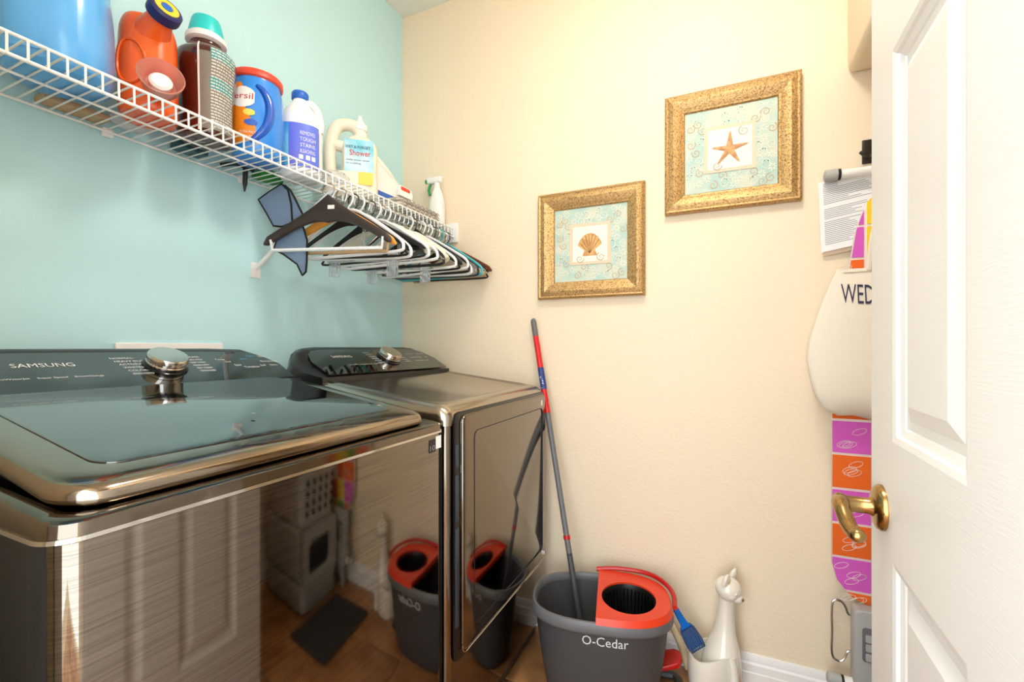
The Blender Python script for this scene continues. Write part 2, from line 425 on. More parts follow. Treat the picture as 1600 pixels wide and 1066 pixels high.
m = MB().loft([deckring(.09, WX+.003, WY0-.001, WY1+.001, .957, .957, .035), deckring(.09, WX+.002, WY0, WY1, .971, .99, .035), deckring(.09, WX-.004, WY0+.006, WY1-.006, .9735, 1.03, .033), deckring(.09, WX-.03, WY0+.03, WY1-.03, .972, 1.04, .03)])
m.build('top_deck', 'dark_steel', wa, smooth=60)
LX0, LX1 = .285, .752
lid = bpy.data.objects.new('lid', None)
def lring(i, dz, r): return [(x, y, dz+1.061+(x-LX0)*(-.076/.467)) for x, y in rrect(LX0+(i if i < 0.02 else .004), LX1-i, WY0+.02+i, WY1-.02-i, r, 8)]
MB().loft([lring(.035, -.034, .04), lring(.03, -.03, .04), lring(.026, -.01, .045)]).build('lid_gap_shade', 'black_plastic', wa, smooth=50)  # shade of the gap between lid and deck, put in as a black band
lm = MB().loft([lring(.03, -.016, .04), lring(.012, -.015, .045), lring(.003, -.011, .05), lring(0, -.005, .05), lring(.003, .006, .05), lring(.012, .011, .05), lring(.03, .0135, .045), lring(.07, .0135, .03)])
lid = lm.build('lid', 'bronze_chrome', wa, smooth=70)
lg = MB().loft([lring(.058, .0137, .03), lring(.058, .0148, .03), lring(.06, .0152, .03)]).build('lid_glass', 'lid_glass', lid, smooth=30)
T, face, up, nrm, gp = console(wa, WY0, WY1, .29, 1.153,
    [(-1.545, .25), (-1.53, .5), (-1.505, .8), (-1.46, .97), (-1.38, 1), (-1.0, 1), (-.91, .97), (-.868, .8), (-.843, .5), (-.83, .2)], -1.147, .04, None)
T('SAMSUNG', -1.397, .6, .021, .092)
T('ActiveWaterJet    Super Speed    SmartCharge', -1.44, .32, .008, .165)
for k, s_ in enumerate(('NORMAL', 'HEAVY DUTY', 'ACTIVEWEAR', 'WHITES', 'COLORS', 'BEDDING/WATERPROOF')):
    T(s_, -1.238+.003*k, .76-.088*k, .0105, .04 if k == 5 else None)
    MB().add([tuple(face(y, .78-.088*k+d, .0036)) for y, d in ((-1.205+.003*k, 0), (-1.19, 0), (-1.19, .012), (-1.205+.003*k, .012))], [(0, 1, 2, 3)]).build('pointer_line', 'print_grey', gp, recalc=False)
for k, s_ in enumerate(('DELICATES', 'QUICK WASH', 'DEEP WASH', 'RINSE+SPIN', 'SELF CLEAN', 'DOWNLOADED')): T(s_, -1.088+.001*k, .76-.088*k, .0105, .036)
for k, (y, s, st) in enumerate(((-1.02, .66, 'Temp'), (-1.0, .58, 'Soil'), (-.985, .46, 'Spin'), (-.965, .38, 'Temp'), (-.95, .66, 'Hot'), (-.94, .38, 'Spin'), (-.925, .76, 'Cold'), (-.915, .42, 'Soil'), (-.9, .56, 'Delay'), (-.89, .74, 'Start'), (-.885, .42, 'Extra'), (-.875, .56, 'Smart'))):
    T(st, y, s, .011, None, 'print_blue' if k in (4, 6) else 'print_white')
st = MB().box(WX+.0014, WX+.0018, -.895, -.87, .91, .94).build('rating_sticker', 'black_plastic', wa)
MB().box(WX+.0014, WX+.0019, -.869, -.847, .915, .945).build('white_sticker', 'white_plastic', wa)
text_plane('10', (WX+.0024, -.8935, .914), (0, 1, 0), (0, 0, 1), .018, .02).build('lettering', 'print_grey', st, recalc=False)
MB().lathe([(0, .0), (.004, .0), (.004, .0006), (0, .0006)], c=(.60, -1.20, 1.0325), n=12).build('lid_mark', 'print_grey', lid)
# ---- dryer
DY0, DY1, DX = -.785, -.083, .758
dr = thing('clothes_dryer', 'black stainless dryer with a wide front door beside the washer', 'dryer', (.45, -.43, 0))
appliance(dr, DY0, DY1, DX, .105)
fpanel(DX, DY0, DY1, .107, .952).build('front_panel', 'dark_steel', dr, smooth=60)
m = MB().loft([deckring(.1, DX+.003, DY0, DY1, .952, .952, .03), deckring(.1, DX+.003, DY0, DY1, .975, .99, .03), deckring(.1, DX-.004, DY0+.003, DY1-.003, .99, 1.06, .03), deckring(.1, DX-.02, DY0+.012, DY1-.012, 1.004, 1.075, .03),
              deckring(.1, DX-.045, DY0+.028, DY1-.028, 1.009, 1.082, .03), deckring(.1, DX-.06, DY0+.045, DY1-.045, 1.003, 1.079, .03)])
m.build('top_deck', 'steel_top', dr, smooth=60)
dd = MB().loft([[(DX+o, y, z) for y, z in rrect(DY0+.022+i, DY1-.018-i, .325+i, .985-i, .03, 6)] for i, o in ((0, .002), (0, .006), (.001, .0065))]).build('door_gap', 'gloss_black', dr, smooth=50)
def drr(i, o, left=.056): return [(DX+o, y, z) for y, z in rrect(DY0+left+i, DY1-.024-i, .34+i, .976-i, .024, 6)]
dp = MB().loft([drr(0, .004), drr(0, .011), drr(.002, .0145), drr(.005, .016)]).build('door_panel', 'dark_steel', dr, smooth=60)
gr = [(DX+.0163, y, z) for y, z in rrect(DY0+.115, DY1-.06, .385, .925, .02, 5)]
MB().tube(gr, .0016, 6, closed=True).build('door_groove', 'black_plastic', dp)
edge = [(DX+.0165, y, z) for y, z in rrect(DY0+.05, DY1-.026, .342, .974, .022, 6)]
MB().tube(edge[14:28], .0016, 6).build('door_edge_line', 'chrome', dp)
for z0, z1 in ((.84, .9), (.7, .82), (.42, .68)): MB().box(DX+.006, DX+.009, DY0+.03, DY0+.045, z0, z1).build('hinge_cover', 'slate_plastic', dr, bev=.002)
MB().box(DX+.016, DX+.0164, -.155, -.143, .935, .955).build('white_sticker', 'white_plastic', dr)
T, face, up, nrm, gp = console(dr, DY0, DY1, .32, 1.157,
    [(-.78, .2), (-.77, .5), (-.748, .8), (-.72, .95), (-.67, 1), (-.2, 1), (-.155, .95), (-.125, .8), (-.1, .5), (-.088, .2)], -.40, .042, None)
T('SAMSUNG', -.66, .62, .02, .088)
T('Sensor Dry   Steam Sanitize+   Smart Care', -.63, .3, .008, .16)
for k, s_ in enumerate(('NORMAL', 'HEAVY DUTY', 'TOWELS', 'BEDDING', 'ACTIVEWEAR', 'SANITIZE')): T(s_, -.497+.003*k, .78-.088*k, .0105, .034)
for k, s_ in enumerate(('DELICATES', 'QUICK DRY', 'TIME DRY', 'AIR FLUFF', 'WRINKLE', 'DOWNLOADED')): T(s_, -.34+.002*k, .78-.088*k, .0105, .034)
for k in range(12): T(('Time', 'Temp', 'Dry', 'Level', 'Start', 'Smart')[k % 6], -.265+.024*(k % 5), .35+.17*(k//4), .0105)

# ------------------------------------------------------------------ wire shelf
SX, SZ, SB = .29, 1.695, 1.657
sh = thing('wire_shelf', 'white coated wire shelf on the aqua wall', 'shelf', (.15, -.82, SZ))
for x, z, r_ in ((SX, SZ, .0033), (SX+.002, SB, .0036), (.145, SZ-.005, .0028), (.012, SZ-.003, .0032)):
    MB().tube([(x, -1.62, z), (x, -.004, z)], r_, 8).build('rail', 'wire_white', sh)
wm = MB().tube([(.008, 0, SZ+.0028), (SX-.004, 0, SZ+.0028), (SX+.001, 0, SZ+.001), (SX+.0035, 0, SZ-.006), (SX+.0045, 0, SB-.002)], .0021, 6).mesh('deck_wire', 'wire_white')
for k in range(61):
    o = link('deck_wire', wm, sh); o.parent = None; o.location = (0, -1.6145+.0264*k, 0)
    o.parent = sh; o.matrix_parent_inverse = Matrix.Translation((-.15, .82, -SZ))
for y in (-1.42, -1.165, -.815, -.5, -.2): MB().box(.0003, .014, y-.012, y+.012, SZ-.016, SZ+.006).build('wall_clip', 'white_plastic', sh, bev=.003)
MB().box(.255, .315, -.012, -.0003, 1.63, 1.72).build('end_bracket', 'white_plastic', sh, bev=.003)
MB().box(.0003, .03, -.012, -.0003, 1.67, 1.715).build('end_bracket', 'white_plastic', sh, bev=.003)
br = MB().tube([(.006, -.768, 1.415), (.02, -.765, 1.425), (.27, -.706, 1.645), (.288, -.7035, 1.652)], .007, 8)
br.box(.0003, .006, -.781, -.749, 1.385, 1.435).lathe([(0, 0), (.004, 0), (.003, .002), (0, .002)], c=(.0065, -.765, 1.398), M=Matrix.Rotation(R(90), 4, 'Y'), n=10)
br.build('support_brace', 'wire_white', sh, bev=0)
DK = SZ+.0052   # deck top

# ------------------------------------------------------------------ things on the shelf
# big blue detergent jug
t = thing('detergent_jug', 'large blue laundry detergent jug at the left end of the shelf', 'jug', (.15, -1.297, DK))
S = Surf(.152, -1.312, DK, [(0, .07, .07, 2.6), (.012, .085, .082, 2.6), (.06, .095, .088, 2.5), (.14, .093, .087, 2.5), (.2, .088, .082, 2.4), (.27, .08, .075, 2.4), (.33, .06, .055, 2.2), (.36, .035, .035), (.37, .03, .03)], rot=R(-35))
S.mb().build('body', 'blue_jug', t, smooth=60)
MB().lathe([(.034, .372), (.036, .376), (.036, .42), (.033, .425), (0, .425)], c=(.152, -1.312, DK), n=28).build('cap', 'cap_blue', t)
hp = smooth_path([S.pt(R(-70), .3, .0), (S.pt(R(-70), .29, .04)), S.pt(R(-70), .2, .045), S.pt(R(-70), .12, .03), S.pt(R(-70), .1, -.005)])
MB().tube(hp, .013, 10).build('handle', 'blue_jug', t)
fl_ = [S.pt(R(-62+35)+.16*math.sin(j/9*2.4), .03+.03*j, .0006) for j in range(9)]
S.patch(-95, -76, .13, .2, .0015).build('label', 'white_plastic', t, recalc=False)
tg = S.patch(-62, -6, .02, .29, .004, 16, 12); tg.build('grip_panel', 'blue_jug', t, recalc=False)
# orange detergent bottle with a slanted spout
t = thing('detergent_bottle', 'orange detergent bottle with slanted neck and navy yellow cap', 'bottle', (.15, -1.14, DK))
S = Surf(.15, -1.146, DK, [(0, .052, .052, 2.6), (.01, .058, .056, 2.6), (.08, .06, .057, 2.5), (.15, .06, .056, 2.5), (.2, .058, .054, 2.4), (.225, .05, .046, 2.3), (.236, .03, .028)], rot=R(-35))
m = S.mb(); b0 = Vector((.145, -1.153, DK+.172)); ax = (Vector((.25, -1.163, DK+.222))-b0).normalized()
pts = [b0+ax*d for d in (0, .025, .05, .08, .096)]; m.tube(pts, [.05, .046, .036, .027, .025], 20)
m.build('body', 'orange_jug', t, smooth=60)
MC = ax.to_track_quat('Z', 'Y').to_matrix().to_4x4(); pc = b0+ax*.096
cp = MB().lathe([(.026, 0), (.032, .002), (.033, .006), (.033, .024), (.029, .028), (0, .028)], c=pc, M=MC, n=28).build('cap', 'navy', t)
MB().lathe([(.024, .0282), (.024, .0292), (.013, .0292), (.013, .0282)], c=pc, M=MC, n=28).build('cap_ring', 'yellow', cp)
MB().lathe([(.011, .0282), (.011, .0295), (0, .0295)], c=pc, M=MC, n=20).build('cap_centre', 'cap_blue', cp)
o_ = [S.uv(-58, .105, .03*math.cos(a), .05*math.sin(a), .0025) for a in np.linspace(0, 2*math.pi, 25)[:-1]]
MB().tube(o_, .0035, 6, closed=True).build('grip_recess', 'orange_jug', t)
t = thing('measuring_cup', 'translucent pink measuring cup beside the orange detergent bottle', 'cup', (.245, -1.175, DK))
ax = Vector((.62, -.3, .18)).normalized(); MC = ax.to_track_quat('Z', 'Y').to_matrix().to_4x4(); pc = Vector((.24, -1.168, DK+.047))
MB().lathe([(0, -.014), (.027, -.014), (.034, .0), (.04, .02), (.044, .036), (.042, .037), (.036, .02), (.029, .002), (0, 0)], c=pc, M=MC, n=28).build('shell', 'pink_cup', t)
MB().lathe([(0, .003), (.019, .003), (.022, .018), (.017, .023), (0, .02)], c=pc, M=MC, n=20).build('inner_spout', 'white_plastic', t)
# dark bottle with teal cap
t = thing('sanitizer_bottle', 'dark maroon bottle with a turquoise cap on the shelf', 'bottle', (.15, -1.03, DK))
S = Surf(.15, -1.012, DK, [(0, .056, .05, 2.6), (.008, .062, .056, 2.6), (.06, .06, .053, 2.5), (.14, .062, .056, 2.5), (.19, .068, .06, 2.5), (.225, .065, .058, 2.4), (.243, .047, .044, 2.2), (.25, .036, .036), (.262, .036, .036)], rot=R(20))
S.mb().build('body', 'dark_bottle', t, smooth=60)
MB().lathe([(.04, .258), (.047, .262), (.047, .274), (.041, .28)], c=(.15, -1.012, DK), n=30).build('collar', 'white_plastic', t)
MB().lathe([(.04, .276), (.04, .29), (.034, .318), (.031, .325), (0, .326)], c=(.15, -1.012, DK), n=30).build('cap', 'teal_cap', t)
lb = S.patch(-52, 34, .015, .235).build('label', 'label_grey', t, recalc=False)
S.patch(-55, -51, .01, .24, .0022, 2, 14).build('label_edge', 'white_plastic', lb, recalc=False)
for z0, z1, mt in ((.195, .225, 'label_teal'), (.12, .15, 'label_teal')): S.patch(-28, 30, z0, z1, .0016).build('label_block', mt, lb, recalc=False)
mm = MB()
for k in range(26):
    z = .022+.0079*k; a = -26
    while a < 28:
        wd = random.uniform(3, 11); S.patch(a, min(a+wd, 30), z, z+.0036, .002, 3, 1, mm); a += wd+1.6
mm.build('label_print', 'label_text', lb, recalc=False)['kind'] = 'stuff'
# blue tub
t = thing('detergent_tub', 'blue laundry pod tub with red lid and orange label', 'tub', (.15, -.88, DK))
S = Surf(.15, -.867, DK, [(0, .055, .055, 2.4), (.008, .062, .062, 2.4), (.06, .073, .071, 2.3), (.12, .076, .073, 2.3), (.18, .073, .07, 2.2), (.215, .066, .064, 2.1), (.228, .065, .063)], rot=R(-35))
S.mb().build('body', 'tub_blue', t, smooth=60)
MB().lathe([(.066, .222), (.07, .226), (.07, .24), (.066, .245), (0, .246)], c=(.15, -.867, DK), n=40).build('lid', 'tub_lid', t)
out = [(-.062, .08), (-.01, .08), (.006, .045), (.004, .01), (.016, -.02), (.03, -.045), (.03, -.07), (.012, -.085), (-.02, -.095), (-.062, -.095)]
def densify(o, k=5): return [(o[i][0]+(o[(i+1) % len(o)][0]-o[i][0])*j/k, o[i][1]+(o[(i+1) % len(o)][1]-o[i][1])*j/k) for i in range(len(o)) for j in range(k)]
def wrapgrid(S, tc, zc, u0, u1, v0, v1, inside, off, n=24):
    m = MB(); du, dv = (u1-u0)/n, (v1-v0)/n
    for i in range(n):
        for j in range(n):
            if inside(u0+du*(i+.5), v0+dv*(j+.5)): m.add([S.uv(tc, zc, u0+du*(i+a), v0+dv*(j+b), off) for a, b in ((0, 0), (1, 0), (1, 1), (0, 1))], [(0, 1, 2, 3)])
    return m
def inpoly(o):
    def f(u, v):
        c = False
        for i in range(len(o)):
            (x1, y1), (x2, y2) = o[i], o[i-1]
            if (y1 > v) != (y2 > v) and u < (x2-x1)*(v-y1)/(y2-y1)+x1: c = not c
        return c
    return f
lb = wrapgrid(S, -60, .12, -.062, .03, -.095, .08, inpoly(out), .0015, 40).build('label', 'label_orange', t, recalc=False)
wrapgrid(S, -62, .155, -.05, .03, -.03, .03, lambda u, v: (u/.034)**2+(v/.03)**2 < 1, .0022, 30).build('label_oval', 'white_plastic', lb, recalc=False)
S.text('Persil', -66, .158, .026, .003, width=.062).build('lettering', 'print_red', lb, recalc=False)
wrapgrid(S, -45, .085, -.016, .016, -.01, .01, lambda u, v: abs(v) < .006+.003*math.cos(u*150), .0025, 16).build('pod_picture', 'tub_swirl', lb, recalc=False)
wrapgrid(S, -48, .112, -.016, .016, -.012, .012, lambda u, v: (u/.015)**2+(v/.009)**2 < 1, .0025, 16).build('pod_picture', 'label_yellow', lb, recalc=False)
for z in (.058, .046): S.text('ULTRA PACS', -52, z, .009, .003, width=.04).build('lettering', 'white_plastic', lb, recalc=False)
sw = smooth_path([S.uv(-28, .12, u, v, .0) for u, v in ((-.012, .075), (.004, .062), (.018, .035), (.02, 0), (.01, -.04), (-.012, -.07), (-.03, -.085))], 6)
n = len(sw); MB().tube(sw, [.004+.009*math.sin(math.pi*i/(n-1))**.7 for i in range(n)], 10).build('grip_swirl', 'tub_swirl', t)
# white bleach jug
t = thing('bleach_jug', 'white bleach jug with blue cap and violet label', 'jug', (.15, -.715, DK))
S = Surf(.15, -.715, DK, [(0, .055, .055, 2.3), (.008, .063, .063, 2.3), (.03, .066, .066, 2.3), (.15, .066, .066, 2.3), (.19, .058, .058, 2.2), (.225, .042, .042), (.245, .026, .026), (.262, .02, .02)], rot=R(-40))
S.mb().build('body', 'bleach_white', t, smooth=60)
dv = Vector((math.cos(R(40)), math.sin(R(40)), 0)); cc = Vector((.15, -.715, DK))
MB().tube(smooth_path([cc+dv*.01+Vector((0, 0, .25)), cc+dv*.035+Vector((0, 0, .25)), cc+dv*.054+Vector((0, 0, .225)), cc+dv*.062+Vector((0, 0, .185)), cc+dv*.06+Vector((0, 0, .16))]), .011, 10).build('handle', 'bleach_white', t)
MB().lathe([(.024, .258), (.026, .261), (.026, .278), (.023, .283), (0, .283)], c=cc, n=26).build('cap', 'cap_blue', t)
lb = S.patch(-98, 12, .022, .158, .0012, 22, 6).build('label', 'label_violet', t, recalc=False)
S.patch(-98, -66, .024, .156, .002, 8, 4).build('label_picture', 'label_sky', lb, recalc=False)
S.patch(13, 50, .03, .15, .0014, 8, 4).build('label_panel', 'white_plastic', lb, recalc=False)
for k, (s_, wd) in enumerate((('REMOVES', .044), ('TOUGH', .046), ('STAINS', .044), ('BLEACHING', .044))): S.text(s_, -24, .128-.019*k, .017, .0022, width=wd).build('lettering', 'print_white', lb, recalc=False)
for k in (-1, 0, 1): wrapgrid(S, -24+15*k, .052, -.006, .006, -.007, .007, lambda u, v: True, .0022, 2).build('icon', 'print_white', lb, recalc=False)
# cream jug with loop handle
t = thing('cleaner_jug', 'cream handled cleaner jug with aqua label', 'jug', (.15, -.5, DK))
cx, cy = .155, -.497; ru = R(40)     # wide axis turned towards the room
U = Vector((math.cos(ru), math.sin(ru), 0)); N_ = Vector((math.sin(ru), -math.cos(ru), 0)); B0 = Vector((cx, cy, DK))
def jp(u, v, d=0): return B0+U*u+N_*d+Vector((0, 0, v))
S = Surf(cx, cy, DK, [(0, .085, .05, 3.4), (.008, .094, .056, 3.4), (.05, .096, .058, 3.4), (.085, .094, .057, 3.4)], rot=ru)
m = S.mb()
Sr = Surf(cx+U.x*.032, cy+U.y*.032, DK+.07, [(0, .062, .056, 3.2), (.09, .062, .055, 3.2), (.13, .058, .048, 2.8), (.155, .036, .03, 2.4), (.163, .022, .022), (.19, .021, .021)], rot=ru); Sr.mb(m)
m.build('body', 'cream_jug', t, smooth=60)
MB().tube(smooth_path([jp(-.065, .06), jp(-.072, .12), jp(-.07, .2), jp(-.05, .258), jp(-.015, .275), jp(.02, .265), jp(.036, .235), jp(.04, .2)], 6), .022, 12).build('handle', 'cream_jug', t)
MB().tube(smooth_path([jp(-.07, .2), jp(-.03, .192), jp(.0, .185)], 4), .02, 12).build('handle_bridge', 'cream_jug', t)
MB().lathe([(.024, .255), (.026, .258), (.026, .275), (.016, .285), (.008, .3), (.006, .312), (0, .313)], c=B0+U*.032, n=22).build('spout_cap', 'white_plastic', t)
lb = MB().sheet([[jp(-.018+.1*i/10, .085+.115*j/6, .0563+.001) for i in range(11)] for j in range(7)]).build('label', 'label_aqua', t, recalc=False)
Tm = lambda s_, u, v, sz, wd, mt: text_plane(s_, jp(u, v, .0588), U, (0, 0, 1), sz, wd).build('lettering', mt, lb, recalc=False)
Tm('WET & FORGET', -.014, .168, .014, .085, 'navy'); Tm('Shower', .0, .142, .03, .072, 'print_red'); Tm('weekly shower cleaner', -.012, .124, .008, .08, 'navy'); Tm('no scrubbing', -.012, .112, .008, .05, 'navy')
MB().sheet([[jp(.03+.05*i/4, .04+.045*j/4, .0585) for i in range(5)] for j in range(5)]).build('label_corner', 'label_yellow', lb, recalc=False)
# folded towel, iron on it, pouch, spray bottle
t = thing('folded_towel', 'folded cream zigzag towel under the iron on the shelf', 'towel', (.19, -.22, DK))
m = MB()
for k, (x0, x1, y0, y1) in enumerate(((.13, .268, -.36, -.07), (.135, .262, -.35, -.075), (.13, .265, -.355, -.08))):
    m.loft([[(x, y, DK+.003+.014*k+.013*h+.0015*math.sin(60*y)) for x, y in rrect(x0+i, x1-i, y0+i, y1-i, .02)] for h, i in ((0, .004), (.3, 0), (.7, 0), (1, .004))])
m.build('folds', 'towel', t)
zz = MB()
for k in range(3):
    zz.tube([(.267+.002, -.34+.014*j, DK+.009+.014*k+(.005 if j % 2 else -.004)) for j in range(19)], .0012, 5)
zz.build('zigzag_stitching', 'hanger_grey', t)
t = thing('steam_iron', 'white and blue steam iron resting on the folded towel', 'iron', (.15, -.25, DK+.045))
ZI = DK+.046; IP = Vector((.145, -.09, ZI)); ID = Vector((-.06, -.3, 0)).normalized(); IN = Vector((-ID.y, ID.x, 0))
def iw(s): return .055*min(1, (s/.16)**.6) if s > 0 else .001
def isec(s, h, k): return IP+ID*s, iw(s)*k, h
def iring(pr):  # outline of the sole at offset scale k and height h(s)
    L = .27; pts = []
    ss = [L*i/12 for i in range(13)]
    for s in ss: pts.append((s, 1))
    for s in reversed(ss[1:]): pts.append((s, -1))
    return [tuple(IP+ID*s*pr[2]+IN*(sg*iw(s)*pr[0])+Vector((0, 0, pr[1](s)))) for s, sg in pts]
MB().loft([iring((1, lambda s: 0, 1)), iring((1, lambda s: .008, 1))]).build('soleplate', 'metal_wire', t)
MB().loft([iring((1.04, lambda s: .008, 1)), iring((1.04, lambda s: .02+.02*s/.27, 1))]).build('skirt', 'iron_blue', t)
MB().loft([iring((1.0, lambda s: .018+.02*s/.27, 1)), iring((.95, lambda s: .03+.3*s, 1)), iring((.75, lambda s: .036+.5*s, .98)), iring((.3, lambda s: .038+.58*s, .96))]).build('body', 'white_plastic', t, smooth=60)
MB().tube(smooth_path([IP+ID*.12+Vector((0, 0, .1)), IP+ID*.16+Vector((0, 0, .145)), IP+ID*.22+Vector((0, 0, .185)), IP+ID*.26+Vector((0, 0, .19))]), .016, 10).build('handle', 'white_plastic', t)
MB().ball(IP+ID*.09+Vector((0, 0, .095)), .017, .017, .012).build('steam_knob', 'cap_blue', t)
t = thing('snack_pouch', 'small orange and white pouch in front of the iron', 'pouch', (.25, -.33, DK+.043))
m = MB().loft([[(.262+d, y, DK+.046+h*z) for y, z in ((-.36, 0), (-.28, 0), (-.275, .5), (-.285, 1), (-.35, 1), (-.362, .5))] for d, h in ((-.012, .03), (0, .042), (.006, .035))])
m.build('body', 'hanger_white', t); MB().box(.2615, .2695, -.35, -.295, DK+.068, DK+.082).build('top_band', 'red_plastic', t, bev=.002)
t = thing('spray_bottle', 'white spray bottle with a green trigger by the cream wall', 'bottle', (.2, -.045, DK))
Sp = Surf(.225, -.04, DK, [(0, .03, .024, 2.5), (.01, .036, .028, 2.5), (.1, .036, .028, 2.4), (.15, .026, .022), (.18, .014, .014), (.2, .013, .013)], rot=0)
Sp.mb().build('body', 'white_plastic', t, smooth=60)
MB().box(.175, .25, -.052, -.028, DK+.2, DK+.228).build('spray_head', 'white_plastic', t, bev=.006)
MB().tube(smooth_path([(.19, -.04, DK+.2), (.18, -.04, DK+.175), (.186, -.04, DK+.15)]), .006, 8).lathe([(.008, 0), (.009, .012), (0, .013)], c=(.176, -.04, DK+.214), M=Matrix.Rotation(R(-90), 4, 'Y'), n=14).build('trigger', 'green', t)
# flat odds and ends lying on the deck near the wall
tag(MB().box(.012, .06, -1.3, -1.18, DK, DK+.014).build('cardboard_piece', 'cardboard', bev=.003), 'tan cardboard piece behind the big blue jug', 'cardboard')
def crumple(name, c, r, mt, label, cat, seed):
    rnd = random.Random(seed); m = MB(); n, k = 18, 10
    rows_ = []
    for i in range(k+1):
        ph = math.pi*(i+.03)/(k+.06); rows_.append([(c[0]+r[0]*math.sin(ph)*math.cos(2*math.pi*j/n)*rnd.uniform(.8, 1), c[1]+r[1]*math.sin(ph)*math.sin(2*math.pi*j/n)*rnd.uniform(.8, 1), c[2]+r[2]*(1-math.cos(ph)*rnd.uniform(.8, 1))) for j in range(n)])
    m.loft(rows_); tag(m.build(name, mt, smooth=25), label, cat)
crumple('plastic_bag', (.042, -1.13, DK), (.035, .05, .022), 'bag_white', 'crumpled white plastic bag against the wall behind the orange bottle', 'bag', 1)
crumple('plastic_bag', (.1, -.612, DK), (.055, .03, .03), 'clear', 'clear crumpled plastic bag behind the bleach jug', 'bag', 2)
crumple('plastic_bag', (.245, -.645, DK), (.025, .05, .02), 'clear', 'clear crumpled plastic bag at the shelf edge above the hangers', 'bag', 3)
t = thing('small_case', 'dark teal flat case on the shelf behind the maroon bottle', 'case', (.06, -.99, DK))
MB().box(.018, .07, -1.03, -.955, DK, DK+.022).build('shell', 'case_teal', t, bev=.005); MB().box(.0705, .0745, -1.0, -.985, DK+.006, DK+.016).build('latch', 'black_plastic', t, bev=.001)
t = thing('black_clamp', 'black spring clamp poking down through the shelf wires', 'clamp', (.06, -.8357, DK))
MB().tube([(.055, -.8357, DK+.012), (.052, -.8357, SZ-.03), (.05, -.8357, SZ-.055)], [.008, .007, .002], 10).build('jaw', 'black_plastic', t)
MB().tube(smooth_path([(.02, -.89, DK+.008), (.05, -.865, DK+.016), (.055, -.8357, DK+.016), (.068, -.815, DK+.008)]), .007, 8).build('handle', 'black_plastic', t)
tag(MB().box(.022, .075, -.795, -.715, DK, DK+.03).build('scrub_pad_box', 'box_green', bev=.004), 'green box lying at the wall behind the bleach jug', 'box')

# ------------------------------------------------------------------ hangers
def hookpath(R_=.021):
    p = [(-R_*math.cos(R(a)), 0, -R_+R_*math.sin(R(a))-.0) for a in range(-25, 181, 15)]
    return [Vector(q) for q in p]+[Vector((R_*.95, 0, -R_-.008)), Vector((R_*.6, 0, -R_-.022)), Vector((.003, 0, -R_-.03)), Vector((0, 0, -.064))]
HM = {}
def hmesh(kind, colour):
    k = (kind, colour)
    if k in HM: return HM[k]
    parts = []
    hookm = {'hanger_white': 'hanger_white', 'hanger_teal': 'hanger_teal'}.get(colour, 'metal_wire')
    if kind == 'slim': hookm = 'wire_dark'
    parts.append(('hook', MB().tube(hookpath(), .0023 if kind != 'tube' else .0034, 7).mesh('hook', hookm)))
    if kind == 'tube':
        pts = [(0, 0, -.062), (.05, 0, -.075), (.16, 0, -.145), (.2, 0, -.175), (.208, 0, -.195), (.195, 0, -.208), (.1, 0, -.21), (-.1, 0, -.21), (-.195, 0, -.208), (-.208, 0, -.195), (-.2, 0, -.175), (-.16, 0, -.145), (-.05, 0, -.075)]
        parts.append(('frame', MB().tube(smooth_path(pts, 4, True), .0052, 8, closed=True).mesh('frame', colour)))
    elif kind in ('suit', 'wood', 'slim'):
        th = {'suit': .016, 'wood': .013, 'slim': .005}[kind]; rings = []
        for i in range(33):
            s = -1+2*i/32; x = .216*s; a = abs(s)
            zc = -.078-.105*a**1.25; hh = (.03*(1-a)**4+.0145) if kind == 'suit' else .012+.01*(1-a)**2
            if kind == 'slim': hh = .008+.02*(1-a)**4
            e = min(1, (1-a)*12+.35); yb = -.010*a*a*(kind != 'slim')
            rings.append([(x, yb+th*e*c_, zc+hh*e*s_) for c_, s_ in [(math.copysign(abs(math.cos(t))**.5, math.cos(t))*.5, math.copysign(abs(math.sin(t))**.6, math.sin(t))) for t in [2*math.pi*q/14 for q in range(14)]]])
        parts.append(('shoulders', MB().loft(rings).mesh('shoulders', colour, smooth=60)))
        bm = {'suit': 'hanger_white', 'wood': 'hanger_tan', 'slim': colour}[kind]
        if kind == 'slim': b = MB().tube(smooth_path([(-.2, 0, -.178), (-.207, 0, -.195), (-.195, 0, -.208), (0, 0, -.21), (.195, 0, -.208), (.207, 0, -.195), (.2, 0, -.178)], 4), .004, 6)
        else: b = MB().tube([(-.19, -.012, -.172), (-.185, -.01, -.205), (.185, -.01, -.205), (.19, -.012, -.172)], .0055, 8)
        parts.append(('trouser_bar', b.mesh('trouser_bar', bm)))
    elif kind == 'padded':
        pts = [(-.19, 0, -.18), (-.15, 0, -.14), (-.06, 0, -.09), (0, 0, -.075), (.06, 0, -.09), (.15, 0, -.14), (.19, 0, -.18)]
        sp = smooth_path(pts, 8); n = len(sp)
        parts.append(('padding', MB().tube(sp, [.015+.0025*math.sin(i*2.1) for i in range(n)], 10).mesh('padding', colour)))
    elif kind == 'wire':
        pts = [(0, 0, -.062), (.06, 0, -.09), (.19, 0, -.18), (.2, 0, -.196), (.185, 0, -.205), (-.185, 0, -.205), (-.2, 0, -.196), (-.19, 0, -.18), (-.06, 0, -.09)]
        parts.append(('frame', MB().tube(smooth_path(pts, 3, True), .0022, 6, closed=True).mesh('frame', colour)))
    elif kind == 'clip':
        parts.append(('bar', MB().box(-.15, .15, -.004, .004, -.215, -.2).box(-.006, .006, -.003, .003, -.21, -.06).mesh('bar', colour, bev=.002)))
        for s in (-.12, .12): parts.append(('clip', MB().box(s-.016, s+.016, -.011, -.003, -.265, -.19).box(s-.016, s+.016, .003, .011, -.265, -.19).box(s-.008, s+.008, -.004, .004, -.23, -.215).mesh('clip', colour, bev=.002)))
    HM[k] = parts; return parts
